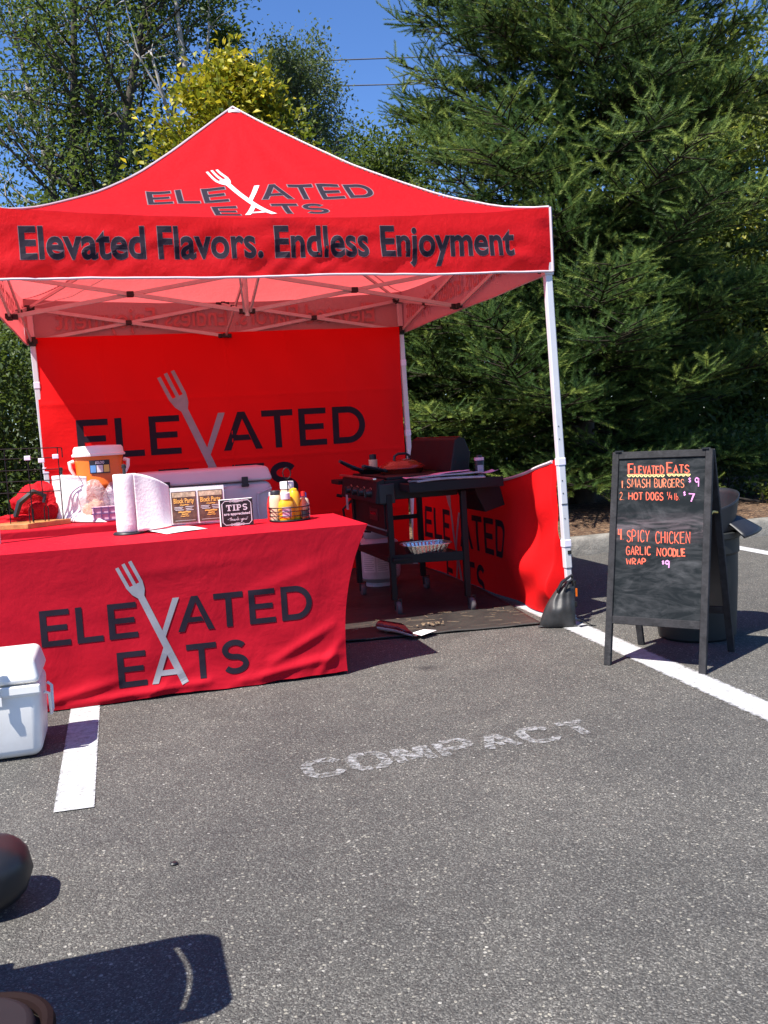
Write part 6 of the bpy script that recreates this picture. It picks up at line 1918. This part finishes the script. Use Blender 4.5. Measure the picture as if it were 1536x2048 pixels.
cell(0.0, 0.14, lambda s: 0.0, topf); cell(0.86, 1.0, lambda s: 0.0, topf)
cell(0.14, 0.86, lambda s: 0.0, lambda s: slotc(s) - 0.018); cell(0.14, 0.86, lambda s: slotc(s) + 0.018, topf)
q.build('backrest', M['black_plastic'], ca)
q = MB(); q.box((-1.62, -2.98, 0.435), (0.44, 0.42, 0.03)); q.build('seat', M['black_plastic'], ca, bevel=0.01)
chair_base(ca, (-1.84, -1.40, -3.19, -2.77, 0.42), 'olive_metal')
cbr = thing('folding_chair', 'padded chair with a maroon seat and dull red piping', 'chair', (-1.2, -3.8, 0), 'chairs facing the stall')
def seat_outline(inset):
    x0, x1, y0, y1, r = -1.42, -0.972, -4.02, -3.575, 0.075
    x0 += inset; x1 -= inset; y0 += inset; y1 -= inset
    pts = []
    for cxx, cyy, a0 in ((x1 - r, y1 - r, 0), (x0 + r, y1 - r, 90), (x0 + r, y0 + r, 180), (x1 - r, y0 + r, 270)):
        pts += arc(cxx, cyy, r, r, a0, a0 + 90, 8)
    return pts
q = MB(); q.prism(seat_outline(0.022), (0, 0, 0.435), (1, 0, 0), (0, 1, 0), (0, 0, 0.022)); q.build('seat', M['maroon'], cbr, bevel=0.010, segs=3, smooth=True)
q = MB(); q.tube([(p[0], p[1], 0.440) for p in seat_outline(0.010) + [seat_outline(0.010)[0]]], 0.009, 8, caps=False); q.build('seat_piping', M['dull_red'], cbr, smooth=True)
q = MB(); q.prism(seat_outline(0.006), (0, 0, 0.405), (1, 0, 0), (0, 1, 0), (0, 0, 0.024)); q.build('seat_frame', M['olive_metal'], cbr, bevel=0.006, smooth=True)
chair_base(cbr, (-1.42, -0.99, -4.0, -3.6, 0.41), 'olive_metal')
q = MB(); q.bar((-1.43, -3.98, 0.44), (-1.50, -3.98, 0.86), 0.02); q.bar((-1.43, -3.62, 0.44), (-1.50, -3.62, 0.86), 0.02); q.bar((-1.485, -3.98, 0.74), (-1.485, -3.62, 0.74), 0.02, 0.2); q.build('backrest', M['maroon'], cbr, bevel=0.006)

# ------------------------------------------------------------------ stencilled word and pebble on the asphalt
q = MB(); q.keep = True
GL = {'C': [[(1, 0.80), (0.82, 1), (0.22, 1), (0, 0.8), (0, 0.2), (0.22, 0), (0.82, 0), (1, 0.2)]], 'O': [[(0.5, 1), (0.2, 1), (0, 0.8), (0, 0.2), (0.2, 0), (0.45, 0)], [(0.55, 0), (0.8, 0), (1, 0.2), (1, 0.8), (0.8, 1), (0.55, 1)]],
      'M': [[(0.02, 0), (0.02, 1)], [(0.16, 0.95), (0.5, 0.15)], [(0.56, 0.22), (0.84, 0.95)], [(0.98, 1), (0.98, 0)]], 'P': [[(0.02, 0), (0.02, 1)], [(0.18, 1), (0.8, 1), (1, 0.82), (1, 0.62), (0.8, 0.45), (0.18, 0.45)]],
      'A': [[(0, 0), (0.45, 1)], [(0.55, 1), (1, 0)], [(0.38, 0.3), (0.62, 0.3)]], 'T': [[(0, 1), (1, 1)], [(0.5, 0.86), (0.5, 0)]]}
n_l = 0
for i, ch in enumerate('COMPACT'):
    x0 = -0.333 + i * 0.157
    for s in GL[ch]:
        pts = [(x0 + p[0] * 0.108, -1.806 + 0.001 * i + p[1] * 0.140) for p in s]
        for qd in strip(pts, 0.036):
            n_l += 1
            q.add([(p[0], p[1], 0.004 + 0.0003 * (n_l % 5)) for p in qd], [(0, 1, 2, 3)])
structure(q.build('pavement_lettering', M['paint_worn']))
q = MB(); q.lathe([(0, 0), (0.006, 0.001), (0.009, 0.004), (0.006, 0.008), (0, 0.009)], (-0.80, -2.286, 0), 9, sx=1.3)
tag(q.build('pebble', M['bracket'], smooth=True), 'single small dark pebble lying on the open asphalt', 'pebble')
